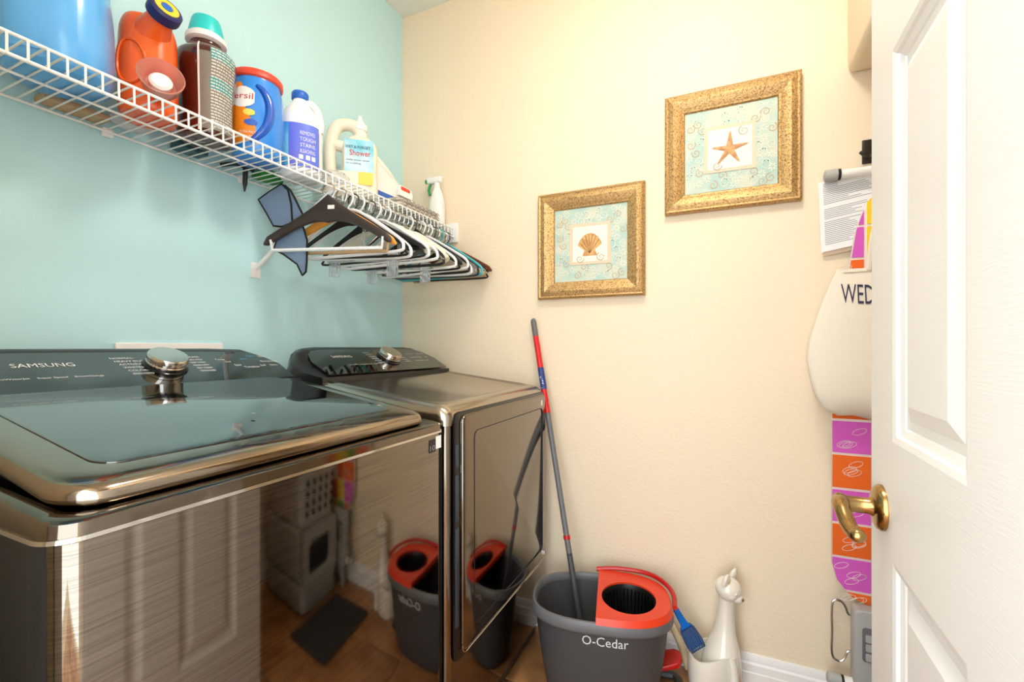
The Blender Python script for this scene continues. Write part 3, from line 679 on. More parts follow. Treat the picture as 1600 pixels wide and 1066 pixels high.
names = {'tube': 'tubular_hanger', 'suit': 'suit_hanger', 'wood': 'wooden_hanger', 'slim': 'slim_hanger', 'padded': 'padded_hanger', 'wire': 'wire_hanger', 'clip': 'clip_hanger'}
words = {'tube': 'plastic tubular', 'suit': 'wide plastic suit', 'wood': 'shaped wooden', 'slim': 'slim velvet', 'padded': 'ribbed padded', 'wire': 'thin wire', 'clip': 'plastic clip'}
cname = {'hanger_black': 'black', 'hanger_brown': 'dark brown', 'hanger_orange': 'orange', 'hanger_white': 'white', 'hanger_wood': 'reddish brown', 'hanger_tan': 'tan', 'hanger_teal': 'turquoise', 'hanger_cream': 'cream', 'hanger_grey': 'grey', 'clear': 'clear', 'metal_wire': 'silver'}
W_, B_ = 'hanger_white', 'hanger_black'
HL = [('suit', 'hanger_brown', -.715, 14), ('wood', 'hanger_orange', -.675, 17), ('tube', W_, -.655, 14), ('slim', B_, -.62, 6), ('tube', W_, -.598, 10), ('clip', 'clear', -.575, 4),
      ('slim', B_, -.552, 8), ('tube', W_, -.53, 5), ('padded', 'hanger_cream', -.49, 10), ('tube', W_, -.462, 3), ('wire', 'metal_wire', -.438, 8), ('tube', B_, -.418, 2), ('clip', 'clear', -.388, 4),
      ('padded', 'hanger_cream', -.362, 6), ('tube', W_, -.335, 6), ('slim', B_, -.312, 2), ('suit', B_, -.288, 5), ('tube', W_, -.262, 1), ('tube', B_, -.22, 4),
      ('tube', W_, -.196, 0), ('slim', 'hanger_grey', -.172, 3), ('tube', B_, -.15, 1), ('tube', 'hanger_teal', -.124, 2), ('wire', 'hanger_tan', -.104, -1), ('slim', B_, -.084, 1), ('wood', 'hanger_wood', -.052, 0)]
ordw = ['farthest', 'second', 'third', 'fourth', 'fifth', 'sixth', 'seventh', 'eighth', 'ninth', 'tenth', 'eleventh', 'twelfth', 'thirteenth', 'fourteenth', 'fifteenth', 'sixteenth', 'seventeenth', 'eighteenth', 'nineteenth', 'twentieth',
        'twenty-first', 'twenty-second', 'twenty-third', 'twenty-fourth', 'twenty-fifth', 'twenty-sixth', 'twenty-seventh']
NH = len(HL)
HL = [(k_, c_, -1.6145+.0264*((33 if q == 0 else 34+q)+.5), 14 if q == 0 else 6*(1-q/NH)) for q, (k_, c_, _y, _a) in enumerate(HL)]
for i, (kind, colour, y, a) in enumerate(HL):
    art = cname[colour]; place = 'nearest the camera' if i == 0 else (f'{ordw[NH-1-i]} hanger from the cream wall' if i < NH-1 else 'hanging next to the cream wall')
    h = thing(names[kind], f'{art} {words[kind]} hanger, {place}', 'hanger', (SX+.002, y, SB+(.0074 if kind == 'tube' else .0063)), 'hangers on the wire shelf')
    h.rotation_euler = (0, R(random.uniform(-2.5, 2.5)), R(a))
    if i == 0: MB().box(.004, .026, -.0105, -.009, -.082, -.07).build('size_tag', 'white_plastic', None).parent = h
    for nm, me in hmesh(kind, colour):
        o = bpy.data.objects.new(nm, me); COL.objects.link(o); o.parent = h
# slate cloth on the second hanger
def cy(x, dy): return -.795+.27*x+dy
def cloth_piece(outline, dy, wob):
    cx_ = sum(p[0] for p in outline)/len(outline); cz_ = sum(p[1] for p in outline)/len(outline)
    o = densify(outline, 6); m = MB(); K = 6
    rings_ = []
    for k in range(K+1):
        s = 1-k/(K+.2); rings_.append([(cx_+(x-cx_)*s, cy(cx_+(x-cx_)*s, dy)+wob*math.sin(9*(x-cx_)*s+14*(z-cz_)*s), cz_+(z-cz_)*s) for x, z in o])
    back = [[(x, y+.004, z) for x, y, z in r_] for r_ in rings_]
    m.loft(list(reversed(back))+rings_, cap=True); return m
t = thing('cleaning_cloth', 'slate blue cleaning cloth with black edging draped on the hangers', 'cloth', (.1, -.76, 1.45))
up_ = [(.119, 1.678), (.077, 1.655), (.042, 1.632), (.07, 1.588), (.095, 1.545), (.124, 1.541), (.158, 1.552), (.153, 1.612), (.141, 1.658)]
up2 = [(.124, 1.677), (.146, 1.658), (.162, 1.63), (.189, 1.578), (.175, 1.56), (.151, 1.55), (.136, 1.595)]
lo_ = [(.112, 1.532), (.19, 1.542), (.205, 1.495), (.205, 1.425), (.203, 1.395), (.192, 1.384), (.174, 1.42), (.128, 1.453), (.094, 1.47), (.105, 1.5)]
for k, (o_, dy) in enumerate(((up_, 0), (up2, .004), (lo_, .001))):
    c = cloth_piece(o_, dy, .002).build(('upper_fold', 'rear_fold', 'lower_fold')[k], 'slate_cloth', t, smooth=50)
    cx_ = sum(p[0] for p in o_)/len(o_); cz_ = sum(p[1] for p in o_)/len(o_)
    MB().tube([(x, cy(x, dy)+.002+.002*math.sin(9*(x-cx_)+14*(z-cz_)), z) for x, z in densify(o_, 6)], .0034, 6, closed=True).build('edging', 'black_cloth', c)

# ------------------------------------------------------------------ pictures
def picture(x0, z0, s, motif, label):
    t = thing('framed_picture', label, 'picture', (x0+s/2, 0, z0))
    fw = .068; prof = [(0, .001), (0, .022), (.006, .027), (.012, .024), (.016, .026), (.03, .03), (.046, .024), (.058, .015), (.064, .013), (fw, .008), (fw, .001)]
    def P(d, h, c):
        sx = x0+d if c in (0, 3) else x0+s-d; sz = z0+d if c in (0, 1) else z0+s-d; return (sx, -h, sz)
    for c in range(4): MB().loft([[P(d, h, c) for d, h in prof], [P(d, h, (c+1) % 4) for d, h in prof]]).build('frame_rail', 'gold_frame', t, smooth=30)
    cx, cz = x0+s/2, z0+s/2; hw = s/2-fw+.003
    art = MB().box(cx-hw, cx+hw, -.006, -.002, cz-hw, cz+hw).build('art_print', 'art_teal', t)
    Y = -.0066
    def flat(pts, name, mt, dy=0, par=art): return MB().prism([(x, Y+dy, z) for x, z in pts], (0, -.0004, 0)).build(name, mt, par, recalc=True)
    rnd = random.Random(3); ms, mt_ = MB(), MB(); md = MB()
    def spiral(m, x, z, r, a0, sg, turns=1.4):
        pts = []
        for k in range(22):
            q = k/21; rr = r*(1-.85*q); a = a0+sg*q*turns*2*math.pi; pts.append((x+rr*math.cos(a), Y, z+rr*math.sin(a)))
        m.tube(pts, [.0016*(1.2-.6*k/21) for k in range(22)], 5)
    spots = []
    for k in range(1500):
        x, z = rnd.uniform(-hw+.018, hw-.018), rnd.uniform(-hw+.018, hw-.018)
        if max(abs(x), abs(z)) < .085 or any((x-a)**2+(z-b)**2 < .0235**2 for a, b in spots): continue
        spots.append((x, z))
    for k, (x, z) in enumerate(spots):
        r_ = .016
        if k % 4 == 0:
            for j in range(7):
                a = 2*math.pi*j/7; ms.tube([(cx+x+.004*math.cos(a), Y, cz+z+.004*math.sin(a)), (cx+x+.009*math.cos(a), Y, cz+z+.009*math.sin(a)), (cx+x+.014*math.cos(a), Y, cz+z+.014*math.sin(a))], [.001, .003, .001], 5)
        elif k % 4 == 1: spiral(mt_, cx+x, cz+z, r_, rnd.uniform(0, 6), rnd.choice((-1, 1)))
        elif k % 4 == 2: spiral(ms, cx+x, cz+z, r_, rnd.uniform(0, 6), rnd.choice((-1, 1)))
        else:
            for j in range(5):
                a = 2*math.pi*j/8+rnd.uniform(0, 1); md.ball((cx+x+.011*math.cos(a), Y, cz+z+.011*math.sin(a)), .0018, .0006, .0018, 6, 4)
            ms.tube([(cx+x+.012*math.cos(q), Y, cz+z+.016*math.sin(q)) for q in np.linspace(0, 6.28, 14)[:-1]], .0014, 5, closed=True)
    for m, nm, mm_ in ((ms, 'scrollwork', 'art_scroll'), (mt_, 'scrollwork', 'art_tan'), (md, 'dots', 'art_dot')):
        o = m.map(lambda p: (p[0], Y+(p[1]-Y)*.25, p[2])).build(nm, mm_, art); o['kind'] = 'stuff'
    q = .082; flat([(cx-q, cz-q*.97), (cx+q, cz-q), (cx+q*.98, cz+q), (cx-q, cz+q*1.02)], 'print_border', 'art_peach', -.001)
    q = .07; flat([(cx-q, cz-q), (cx+q, cz-q), (cx+q, cz+q*.98), (cx-q*.98, cz+q)], 'print_square', 'art_cream', -.0016)
    cv = MB(); spiral(cv, cx+.045, cz+.052 if motif == 'star' else cz-.055, .018, 2, 1); spiral(cv, cx-.04, cz-.058, .016, 0, -1)
    cv.map(lambda p: (p[0], Y-.0024+(p[1]-Y)*.25, p[2])).build('curl', 'art_tan', art)
    if motif == 'star':
        pts = []; arms = [(88, .062), (10, .06), (-58, .06), (-128, .062), (168, .058)]
        arms.sort(key=lambda a: a[0]); pr_ = []
        for k, (a, l) in enumerate(arms):
            a2 = arms[(k+1) % 5][0]+(360 if k == 4 else 0); mid = (a+a2)/2
            for da, r_ in ((-7, l*.9), (0, l), (7, l*.9)): pr_.append((r_*math.cos(R(a+da*.5)), r_*math.sin(R(a+da*.5))))
            pr_.append((.017*math.cos(R(mid)), .017*math.sin(R(mid))))
        n = len(pr_); m = MB(); m.v = [(cx+x, Y-.0022, cz+z-.004) for x, z in pr_]+[(cx, Y-.0055, cz-.004)]; m.f = [(k, (k+1) % n, n) for k in range(n)]
        m.build('starfish_motif', 'starfish', art, smooth=10)
    else:
        oc = (cx, cz-.042); m = MB(); n = 15; rr = []
        for k in range(n+1):
            a = R(28+124*k/n); r_ = .082+.002*(k % 2); rr.append((oc[0]+r_*.66*math.cos(a), oc[1]+r_*math.sin(a)))
        m.v = [(x, Y-.0022-.002*(k % 2), z) for k, (x, z) in enumerate(rr)]+[(oc[0], Y-.003, oc[1])]; m.f = [(k, k+1, n+1) for k in range(n)]
        sh_ = m.build('shell_motif', 'shell', art, smooth=10)
        flat([(oc[0]-.03, oc[1]-.006), (oc[0]+.03, oc[1]-.006), (oc[0]+.022, oc[1]+.016), (oc[0], oc[1]+.006), (oc[0]-.022, oc[1]+.016)], 'shell_hinge', 'shell', -.0022)
        l = MB()
        for k in range(2, n, 2): l.tube([(oc[0], Y-.0034, oc[1]+.004), (rr[k][0], Y-.0046, rr[k][1])], .0007, 4)
        l.build('shell_ribs', 'shell_line', art)
    return t
picture(1.208, 1.641, .428, 'star', 'gold framed starfish print, the higher of the two pictures')
picture(.709, 1.353, .428, 'shell', 'gold framed scallop shell print, the lower of the two pictures')

# ------------------------------------------------------------------ mop and bucket
t = thing('spin_mop', 'grey and red mop handle leaning in the corner behind the dryer', 'mop', (.955, -.18, .03))
A_, Bm = Vector((.688, -.02, 1.262)), Vector((.969, -.22, .045))
def L(q): return A_+(Bm-A_)*q
def seg(q0, q1, r0, r1, nm, mt): MB().tube([L(q0), L(q1)], [r0, r1], 16).build(nm, mt, t)
MB().tube([L(-.012), L(-.008), L(0), L(.055)], [.003, .009, .0115, .0115], 16).build('end_cap', 'mid_grey', t)
seg(.05, .30, .0118, .0118, 'upper_handle', 'mop_red'); seg(.155, .225, .0124, .0124, 'label', 'mop_blue'); seg(.3, .72, .0105, .0105, 'lower_handle', 'mid_grey'); seg(.66, .672, .0125, .0125, 'joint_ring', 'deep_red'); seg(.71, .985, .0105, .0105, 'pole', 'grey_plastic')
MB().lathe([(0, .0), (.055, .0), (.06, .008), (.05, .018), (.018, .026), (.012, .04), (0, .04)], c=(.969, -.22, .032), n=24).build('mop_head', 'grey_plastic', t)
BC, BR = (1.022, -.238), R(12); RZ = .31
t = thing('mop_bucket', 'dark grey mop bucket with orange-red wringer and white lettering', 'bucket', (1.03, -.235, 0))
So = Surf(BC[0], BC[1], 0, [(0, .168, .1, 2.7), (.015, .182, .112, 2.7), (.1, .197, .126, 2.7), (.2, .212, .138, 2.7), (.27, .217, .147, 2.7), (.285, .22, .15, 2.7)], rot=BR, n=56, sub=2)
Si = Surf(BC[0], BC[1], 0, [(.02, .17, .1, 2.7), (.1, .191, .12, 2.7), (.2, .206, .132, 2.7), (.285, .216, .146, 2.7)], rot=BR, n=56, sub=2)
m = MB()
rings_ = [[S_.pt(2*math.pi*k/56, z) for k in range(56)] for S_, zs in ((So, [0, .015, .06, .1, .15, .2, .24, .27, .285]), (Si, [.285, .2, .1, .02])) for z in zs]
m.loft(rings_); m.build('tub', 'grey_plastic', t, smooth=50)
rim = lambda a, b, z: ring(BC[0], BC[1], z, a, b, 2.7, BR, 56)
MB().loft([rim(.222, .152, .27), rim(.231, .162, .272), rim(.234, .165, .28), rim(.233, .164, .3), rim(.229, .16, .308), rim(.222, .152, .308), rim(.218, .148, .3), rim(.217, .147, .28)], closed=True).build('rim', 'mid_grey', t, smooth=60)
So.text('O-Cedar', -76, .245, .044, .002, width=.14).build('lettering', 'print_white', t, recalc=False)
def bl(u, v, z): return (BC[0]+u*math.cos(BR)-v*math.sin(BR), BC[1]+u*math.sin(BR)+v*math.cos(BR), z)
HC = (.092, -.016)
def plate(z, k):
    o, i = [], []
    for j in range(48):
        a = 2*math.pi*j/48; c, s = math.cos(a), math.sin(a)
        x = .231*math.copysign(abs(c)**(2/2.7), c)*k; y = .162*math.copysign(abs(s)**(2/2.7), s)*k
        if x < -.01: x = -.01-.012*math.cos(y/.162*1.5)*0; y = y
        o.append(bl(max(x, -.012-.03*(abs(y)/.16)**2*0), y, z))
        i.append(bl(HC[0]+.088*c, HC[1]+.098*s, z))
    return o, i
o1, i1 = plate(RZ+.014, .97); o0, i0 = plate(RZ-.005, 1.012)
MB().loft([i0, o0, o1, i1], closed=True).build('wringer_plate', 'red_plastic', t, smooth=40)
MB().tube(smooth_path([bl(-.02, .158, RZ+.014), bl(.06, .162, RZ+.022), bl(.16, .145, RZ+.024), bl(.215, .09, RZ+.024), bl(.238, .02, RZ+.022), bl(.235, -.05, RZ+.016)], 5), .008, 8).build('carry_handle', 'deep_red', t)
m = MB(); rr = [(.088, .098, RZ+.008), (.084, .094, RZ-.004), (.08, .09, RZ-.05), (.075, .085, RZ-.11), (.0745, .084, RZ-.112)]
m.loft([[bl(HC[0]+a*math.cos(2*math.pi*k/48), HC[1]+b*math.sin(2*math.pi*k/48), z) for k in range(48)] for a, b, z in rr])
m.f = [f for f in m.f if len(f) == 4]+[tuple(range(48*4, 48*5))]
wb = m.build('wringer_basket', 'black_plastic', t, smooth=40, recalc=False)
m = MB()
for k in range(40):
    a = 2*math.pi*k/40; m.tube([bl(HC[0]+.082*math.cos(a), HC[1]+.092*math.sin(a), RZ-.006), bl(HC[0]+.076*math.cos(a), HC[1]+.086*math.sin(a), RZ-.1)], .0022, 5)
m.build('basket_ribs', 'gloss_black', wb)['kind'] = 'stuff'
p = MB().prism([bl(u, v, .075) for u, v in ((.19, .0), (.255, .01), (.268, .03), (.268, .075), (.25, .09), (.19, .09))], (0, 0, .02))
p.v = [(x, y, z+.25*((x-BC[0])*math.cos(BR)+(y-BC[1])*math.sin(BR)-.19)) for x, y, z in p.v]; p.build('foot_pedal', 'deep_red', t, bev=.006)
MB().tube([bl(u, v, .014) for u, v in ((.17, -.01), (.25, .0), (.262, .03), (.262, .07), (.245, .09), (.17, .09))], .013, 8).build('pedal_base', 'grey_plastic', t)

# ------------------------------------------------------------------ ceramic cat, scoop, brush
KX, KY = 1.372, -.105
t = thing('cat_planter', 'tall white ceramic long-necked cat planter by the baseboard', 'planter', (KX, KY, 0))
So = Surf(KX, KY, 0, [(0, .07, .054, 2.3), (.01, .077, .06, 2.3), (.06, .082, .064, 2.2), (.1, .081, .064, 2.2), (.115, .079, .062, 2.2), (.125, .077, .06, 2.2)], rot=R(24), n=40, sub=2)
Si = Surf(KX, KY, 0, [(.05, .05, .04, 2.2), (.09, .07, .054, 2.2), (.125, .072, .055, 2.2)], rot=R(24), n=40, sub=2)
def slope(p): # rim rises towards the neck
    x, y, z = p; d = ((x-KX)*math.cos(R(24))+(y-KY)*math.sin(R(24)))
    return (x, y, z+max(0, (z-.08)/.045)*(max(0, d+.06)*.35))
m = MB().loft([[slope(S_.pt(2*math.pi*k/40, z)) for k in range(40)] for S_, zs in ((So, [0, .01, .03, .06, .08, .1, .115, .125]), (Si, [.125, .11, .09, .05])) for z in zs])
ux, uy = math.cos(R(24)), math.sin(R(24))
nk = [(.01, .02, .06, .058), (.08, .025, .062, .0635), (.13, .028, .056, .062), (.165, .032, .047, .052), (.2, .036, .036, .038), (.24, .039, .0295, .03), (.29, .042, .0265, .0265), (.33, .044, .026, .026), (.35, .045, .026, .026)]
Sn = Surf(KX, KY, 0, [(z, a, b, 2.1, dx, 0) for z, dx, a, b in nk], rot=R(24), n=28, sub=4); Sn.mb(m)
m.build('body', 'ceramic', t, smooth=60)
hc = Vector((KX+.045*ux+.004, KY+.045*uy-.006, .352)); fd = Vector((.92, -.38, -.3)).normalized(); sd = fd.cross(Vector((0, 0, 1))).normalized(); ud = sd.cross(fd)
MH = Matrix((fd, sd, ud)).transposed().to_4x4() @ Matrix.Scale(1.17, 4)
h = MB().ball((0, 0, 0), .036, .036, .033, 24, 16).ball((.024, 0, -.01), .02, .018, .015, 18, 12).ball((.016, .019, -.004), .014, .012, .012).ball((.016, -.019, -.004), .014, .012, .012)
for s in (-1, 1):
    h.loft([[(-.006+d*.5*c_-.0*q, s*(.02+.005*q)+d*s_, .018+.034*q) for c_, s_ in [(math.cos(2*math.pi*k/14), math.sin(2*math.pi*k/14)) for k in range(14)]] for q, d in ((0, .0185), (.35, .0175), (.7, .014), (.9, .009), (1, .003))])
hd = h.xf(Matrix.Translation(hc) @ MH).build('head', 'ceramic', t, smooth=70)
for s in (-1, 1): MB().ball((.027, s*.0175, .007), .004, .005, .0055, 12, 8).xf(Matrix.Translation(hc) @ MH).build('eye', 'ceramic', hd); MB().ball((.0005, s*.0225, .032), .004, .006, .012, 10, 8).xf(Matrix.Translation(hc) @ MH).build('inner_ear', 'tan_handle', hd)
MB().ball((.0425, 0, -.006), .004, .006, .0045, 12, 8).xf(Matrix.Translation(hc) @ MH).build('nose', 'nose_brown', hd)
lg = smooth_path([(KX+.052, KY-.03, .15), (KX+.062, KY-.036, .09), (KX+.06, KY-.042, .02)])
MB().tube(lg, [.014]*len(lg), 10).build('front_leg', 'ceramic', t)
t = thing('litter_scoop', 'blue slotted litter scoop standing in the cat planter', 'scoop', (1.32, -.12, .12))
a_, b_ = Vector((1.246, -.135, .28)), Vector((1.33, -.115, .13)); d_ = (b_-a_).normalized(); sx = Vector((.9, .42, .3)); sx = (sx-d_*sx.dot(d_)).normalized(); nn = sx.cross(d_)
MB().loft([[tuple(a_+d_*s+sx*(wd*c_)+nn*(th*s_)) for c_, s_ in [(math.cos(2*math.pi*k/12), math.sin(2*math.pi*k/12)) for k in range(12)]] for s, wd, th in ((0, .004, .003), (.006, .009, .005), (.04, .011, .006), (.07, .013, .005), (.085, .02, .004))]).build('handle', 'scoop_blue', t)
m = MB()
def sp(s, wv, h): return tuple(a_+d_*s+sx*wv+nn*h)
m.tube([sp(.08, -.018, 0), sp(.095, -.024, 0), sp(.14, -.028, 0), sp(.164, -.026, 0), sp(.164, .026, 0), sp(.14, .028, 0), sp(.095, .024, 0), sp(.08, .018, 0)], .003, 8, closed=True)
for k in range(-3, 4): m.tube([sp(.088, .005*k, -.004), sp(.12, .0075*k, -.008), sp(.164, .0075*k, -.004)], .0022, 6)
m.build('slotted_tray', 'scoop_tray', t)
MB().sheet([[sp(.082+.0205*i, (-1+2*j/8)*(.018, .025, .027, .028, .026)[i], .004+.006*math.sin(math.pi*j/8)) for j in range(9)] for i in range(5)]).build('tray_back', 'scoop_blue', t, recalc=False)
t = thing('tan_brush_handle', 'tan rounded brush handle leaning beside the blue scoop', 'brush', (1.26, -.07, .1))
MB().tube(smooth_path([(1.222, -.055, .178), (1.232, -.054, .165), (1.262, -.045, .1), (1.29, -.036, .014)]), [.004]+[.0125]*13+[.0145, .0145], 12).build('handle', 'tan_handle', t)
MB().lathe([(0, 0), (.003, 0), (.003, .001), (0, .001)], c=(1.23, -.0675, .17), M=Matrix.Rotation(R(90), 4, 'X'), n=10).build('hang_hole', 'black_plastic', t)

# ------------------------------------------------------------------ ironing board corner
t = thing('ironing_board', 'upright ironing board in a pink and orange patchwork cover', 'ironing board', (1.885, -.05, 0))
half = [(1.885, 1.66), (1.84, 1.645), (1.80, 1.6), (1.775, 1.52), (1.755, 1.38), (1.73, 1.2), (1.713, .98), (1.713, .48), (1.725, .43), (1.76, .385), (1.81, .362), (1.885, .358)]
outl = half+[(3.77-x, z) for x, z in reversed(half[1:-1])]
MB().prism([(x, -.03, z) for x, z in outl], (0, -.022, 0)).build('padded_board', 'quilt_white', t, bev=.004)
def clip(poly, ax, v, keep_less):
    out = []
    for i in range(len(poly)):
        p, q = poly[i-1], poly[i]; ip = (p[ax] <= v) == keep_less or p[ax] == v; iq = (q[ax] <= v) == keep_less or q[ax] == v
        if ip != iq:
            k = (v-p[ax])/(q[ax]-p[ax]); out.append((p[0]+(q[0]-p[0])*k, p[1]+(q[1]-p[1])*k))
        if iq: out.append(q)
    return out
zs = [.358, .4, .503, .608, .715, .824, .93, 1.036, 1.14, 1.25, 1.36, 1.43, 1.53, 1.62, 1.67]; xs = [1.70, 1.815, 1.885, 1.975, 2.08]
pal = ['quilt_orange', 'quilt_pink']; pal2 = ['quilt_pink', 'quilt_green', 'quilt_yellow', 'quilt_orange']
sm = MB()
for i in range(len(zs)-1):
    xs[1] = 1.815 if zs[i] < 1.3 else 1.797
    for j in range(4):
        q = outl
        for ax, v, less in ((0, xs[j]+.004, False), (0, xs[j+1]-.004, True), (1, zs[i]+.004, False), (1, zs[i+1]-.004, True)):
            q = clip(q, ax, v, less) if len(q) > 2 else []
        if len(q) < 3: continue
        mt = pal[i % 2] if j in (0, 3) else ('quilt_white', 'quilt_green', 'quilt_yellow', 'quilt_orange')[(i+j) % 4]
        if zs[i] >= 1.43: mt = 'quilt_pink' if j in (0, 3) else 'quilt_yellow'
        MB().prism([(x, -.052, z) for x, z in q], (0, -.003, 0)).build('patch', mt, t)
        if j in (0, 3) and zs[i] < 1.4 and len(q) >= 4:
            for k in range(4):
                ex, ez = random.uniform(xs[j]+.035, xs[j+1]-.03), random.uniform(zs[i]+.025, zs[i+1]-.025)
                if abs(ex-1.885) < .165: sm.tube([(ex+.018*math.cos(a), -.0555, ez+.009*math.sin(a)+.006*math.cos(a)) for a in np.linspace(0, 6.28, 15)[:-1]], .0007, 4, closed=True)
sm.build('oval_stitching', 'quilt_white', t)['kind'] = 'stuff'
lp = [(1.77, .34), (1.752, .335), (1.742, .36), (1.73, .372), (1.712, .368), (1.708, .33), (1.709, .27), (1.708, .215), (1.714, .19), (1.73, .186), (1.742, .2), (1.75, .222), (1.77, .222)]
MB().tube(smooth_path([(x, -.07, z) for x, z in lp], 4), .0035, 8).build('wire_rest', 'metal_wire', t)
ir = MB().prism([(x, -.06, z) for x, z in rrect(1.757, 2.013, .1, .372, .018)], (0, -.05, 0)).build('iron_rest', 'light_grey', t, bev=.006)
MB().prism([(x, -.111, z) for x, z in rrect(1.776, 1.87, .225, .325, .008)], (0, -.003, 0)).build('pad_frame', 'mid_grey', ir, bev=.001)
for z in (.295, .268, .24): MB().prism([(x, -.1145, q) for x, q in rrect(1.783, 1.80, z-.01, z+.012, .004)], (0, -.003, 0)).build('rest_pad', 'light_grey', ir)
MB().tube([(1.70, -.085, .135), (2.07, -.085, .135)], .016, 14).build('foot_tube', 'white_plastic', t)
for z, y in ((.135, -.085), (1.7, -.042)):
    for x, sg in ((1.70, 1), (2.07, -1)):
        MB().tube([(x-sg*.008, y, z), (x-sg*.004, y, z), (x+sg*.028, y, z)], [.01, .0185, .0185], 14).build('foot_cap', 'light_grey', t); MB().tube([(x+sg*.029, y, z), (x+sg*.036, y, z)], .0175, 14).build('cap_band', 'black_plastic', t)
MB().tube([(1.70, -.042, 1.7), (2.07, -.042, 1.7)], .0145, 14).build('foot_tube', 'white_plastic', t)
for x in (1.90, 1.95): MB().tube([(x, -.042, 1.7), (x, -.018, 1.64), (x, -.018, .9), (x, -.05, .25), (x, -.085, .135)], .009, 8).build('leg', 'white_plastic', t)
for y0, y1, x in ((-.118, -.05, 1.80), (-.118, -.05, 1.97)): MB().box(x-.012, x+.012, -.1, -.07, .0, .1).build('support_foot', 'light_grey', t, bev=.003)
# wall hook, papers, tote
t = thing('wall_hook', 'bronze hook on the cream wall above the papers', 'hook', (1.81, 0, 1.76))
MB().box(1.80, 1.83, -.006, -.0003, 1.735, 1.81).build('plate', 'wire_dark', t, bev=.002)
MB().tube(smooth_path([(1.815, -.006, 1.76), (1.812, -.03, 1.75), (1.80, -.034, 1.752), (1.79, -.03, 1.765)]), .005, 8).build('prong', 'wire_dark', t)
def sheetpaper(name, x0, x1, z0, z1, y, sk, label, hue):
    t = thing(name, label, 'paper', (x0, 0, z0))
    def P(u, v, d=0): return (x0+(x1-x0)*u+.008*(1-v), y-.004*math.sin(3*u+2*v)-d, z0+(z1-z0)*v+sk*u)
    m = MB().sheet([[P(i/8, j/8) for i in range(9)] for j in range(9)]); m2 = MB().sheet([[P(i/8, j/8, -.0006) for i in range(9)] for j in range(9)])
    m.add(m2.v, [f[::-1] for f in m2.f]); sht = m.build('sheet', hue, t, recalc=False)
    l = MB(); rnd = random.Random(5)
    for k in range(34):
        v = .95-.026*k
        if k in (12, 13, 20): continue
        u1 = rnd.uniform(.45, .9) if k > 2 else .3
        l.sheet([[P(.07+(u1-.07)*i/5, v+d, .0005) for i in range(6)] for d in (0, .008)])
    l.build('printed_lines', 'print_lines', sht, recalc=False)
sheetpaper('paper_sheet', 1.69, 1.86, 1.452, 1.68, -.011, .028, 'yellow-edged paper sheet pinned behind the printed page', 'art_peach')
sheetpaper('paper_sheet', 1.681, 1.85, 1.462, 1.688, -.019, .03, 'white printed page hanging on the wall beside the door', 'paper')
t = thing('tote_bag', 'cream canvas tote bag with dark lettering over the ironing board', 'bag', (1.86, -.11, .94))
rows_ = [(.936, 1.76, .012), (.95, 1.72, .04), (.974, 1.672, .055), (1.02, 1.655, .06), (1.07, 1.644, .06), (1.122, 1.637, .056), (1.18, 1.645, .05), (1.25, 1.665, .04), (1.32, 1.69, .03), (1.37, 1.71, .02), (1.397, 1.722, .01)]
def fy(z, th): return -.063-th
rings_ = []
for z, xl, th in rows_:
    hw = 1.862-xl; rg = []
    for k in range(32):
        a = 2*math.pi*k/32; c, s = math.cos(a), math.sin(a)
        x = 1.862+hw*math.copysign(abs(c)**.7, c); y = -.063-th/2+th/2*math.copysign(abs(s)**.45, s)*(1+.0*c)
        zz_ = z+(.012*math.sin(x*40) if z < .96 else 0)-(.0 if z > .96 else 0)
        rg.append((x, y-.004*math.sin(26*x+9*z)*(th > .02), zz_))
    rings_.append(rg)
tb = MB().loft(rings_).build('body', 'canvas', t, smooth=60)
def front(x, z):
    th = np.interp(z, [r_[0] for r_ in rows_], [r_[2] for r_ in rows_]); xl = np.interp(z, [r_[0] for r_ in rows_], [r_[1] for r_ in rows_])
    q = min(1, abs(x-1.862)/(1.862-xl)); s = (max(0, 1-q**(2/.7)))**.5
    return (x, -.063-th/2-th/2*s**.45-.004*math.sin(26*x+9*z)-.0018, z)
m = text_plane('WED', (0, 0, 0), (1, 0, 0), (0, 1, 0), .085, .08)
m.map(lambda p: front(1.728+p[0]+.0, 1.292+p[1]-.1*p[0])).build('lettering', 'ink', tb, recalc=False)
MB().sheet([[front(1.735+.25*i/12, 1.386+.008*j) for i in range(13)] for j in range(2)]).build('hem', 'canvas', tb, recalc=False)
for x, y in ((1.80, -.078), (1.92, -.078)):
    MB().tube(smooth_path([(x, y, 1.39), (x+.01, y-.004, 1.5), (1.86+.1*(x-1.86), -.075, 1.64), (1.86, -.06, 1.672), (1.862, -.03, 1.675)]), .007, 6).build('strap', 'canvas', t)

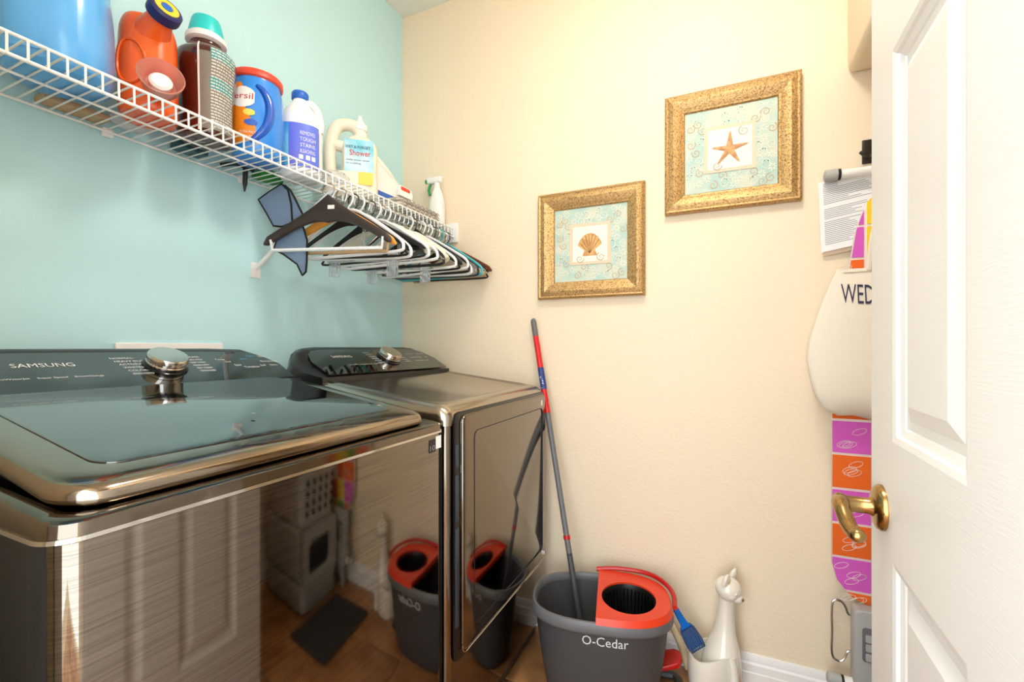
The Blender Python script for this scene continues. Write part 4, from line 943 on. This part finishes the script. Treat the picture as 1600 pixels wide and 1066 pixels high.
# ------------------------------------------------------------------ behind the door (seen mirrored in the washer front)
t = thing('litter_box', 'grey hooded cat litter box behind the door', 'litter box', (2.0, -.3, 0))
X0 = 1.81; Y0_, Y1_ = -.452, -.145; Z1 = .385
def hood(i, z): return [(x, y, z) for x, y in rrect(X0+i, X0+.44-i, Y0_+i, Y1_-i, .04)]
MB().loft([hood(.012, .013), hood(0, .03), hood(0, .13)]).build('base_pan', 'light_grey', t)
fr = MB()
ho = rrect(Y0_+.003, Y1_-.003, .13, Z1-.005, .035); hi_ = rrect(Y0_+.05, Y1_-.05, .16, .315, .035)
fr.loft([[(X0+.002, y, z) for y, z in ho], [(X0-.003, y, z) for y, z in ho], [(X0-.003, y, z) for y, z in hi_], [(X0+.04, y, z) for y, z in hi_]], cap=False)
fr.build('front_frame', 'light_grey', t, recalc=False)
MB().loft([[(x, y, z) for y, z in rrect(Y0_+.003, Y1_-.003, .13, Z1-.005, .035)] for x in (X0+.04, X0+.43)]).build('hood', 'light_grey', t)
MB().prism([(X0+.039, y, z) for y, z in hi_], (-.002, 0, 0)).build('entrance', 'black_plastic', t)
bk = thing('laundry_basket', 'pale grey laundry basket with round holes on the litter box', 'basket', (2.0, -.3, Z1))
prof_ = []; NY, NZ = 7, 3
def bside(i, z): return [(x, y, z) for x, y in rrect(X0+.02-i, X0+.4+i, Y0_+.01-i, Y1_-.01+i, .05)]
MB().loft([bside(0, Z1), bside(.01, Z1+.12), bside(.02, Z1+.23), bside(.032, Z1+.235), bside(.032, Z1+.25), bside(.015, Z1+.25), bside(.004, Z1+.12), bside(-.006, Z1+.012)]).build('body', 'basket', bk, smooth=40)
hm = MB()
for i in range(5):
    for j in range(4): hm.lathe([(0, 0), (.014, 0), (.014, .004), (0, .004)], c=(X0+.017-.01*(j+1)/2.2, -.41+.055*i, Z1+.05+.045*j), M=Matrix.Rotation(R(-90), 4, 'Y'), n=14)
hm.build('holes', 'black_plastic', bk)['kind'] = 'stuff'
tag(MB().prism([(x, y, .0005) for x, y in rrect(1.475, 1.79, -.57, -.17, .02)], (0, 0, .011)).build('floor_mat', 'mat_dark', bev=.003), 'dark charcoal floor mat in front of the litter box', 'mat')
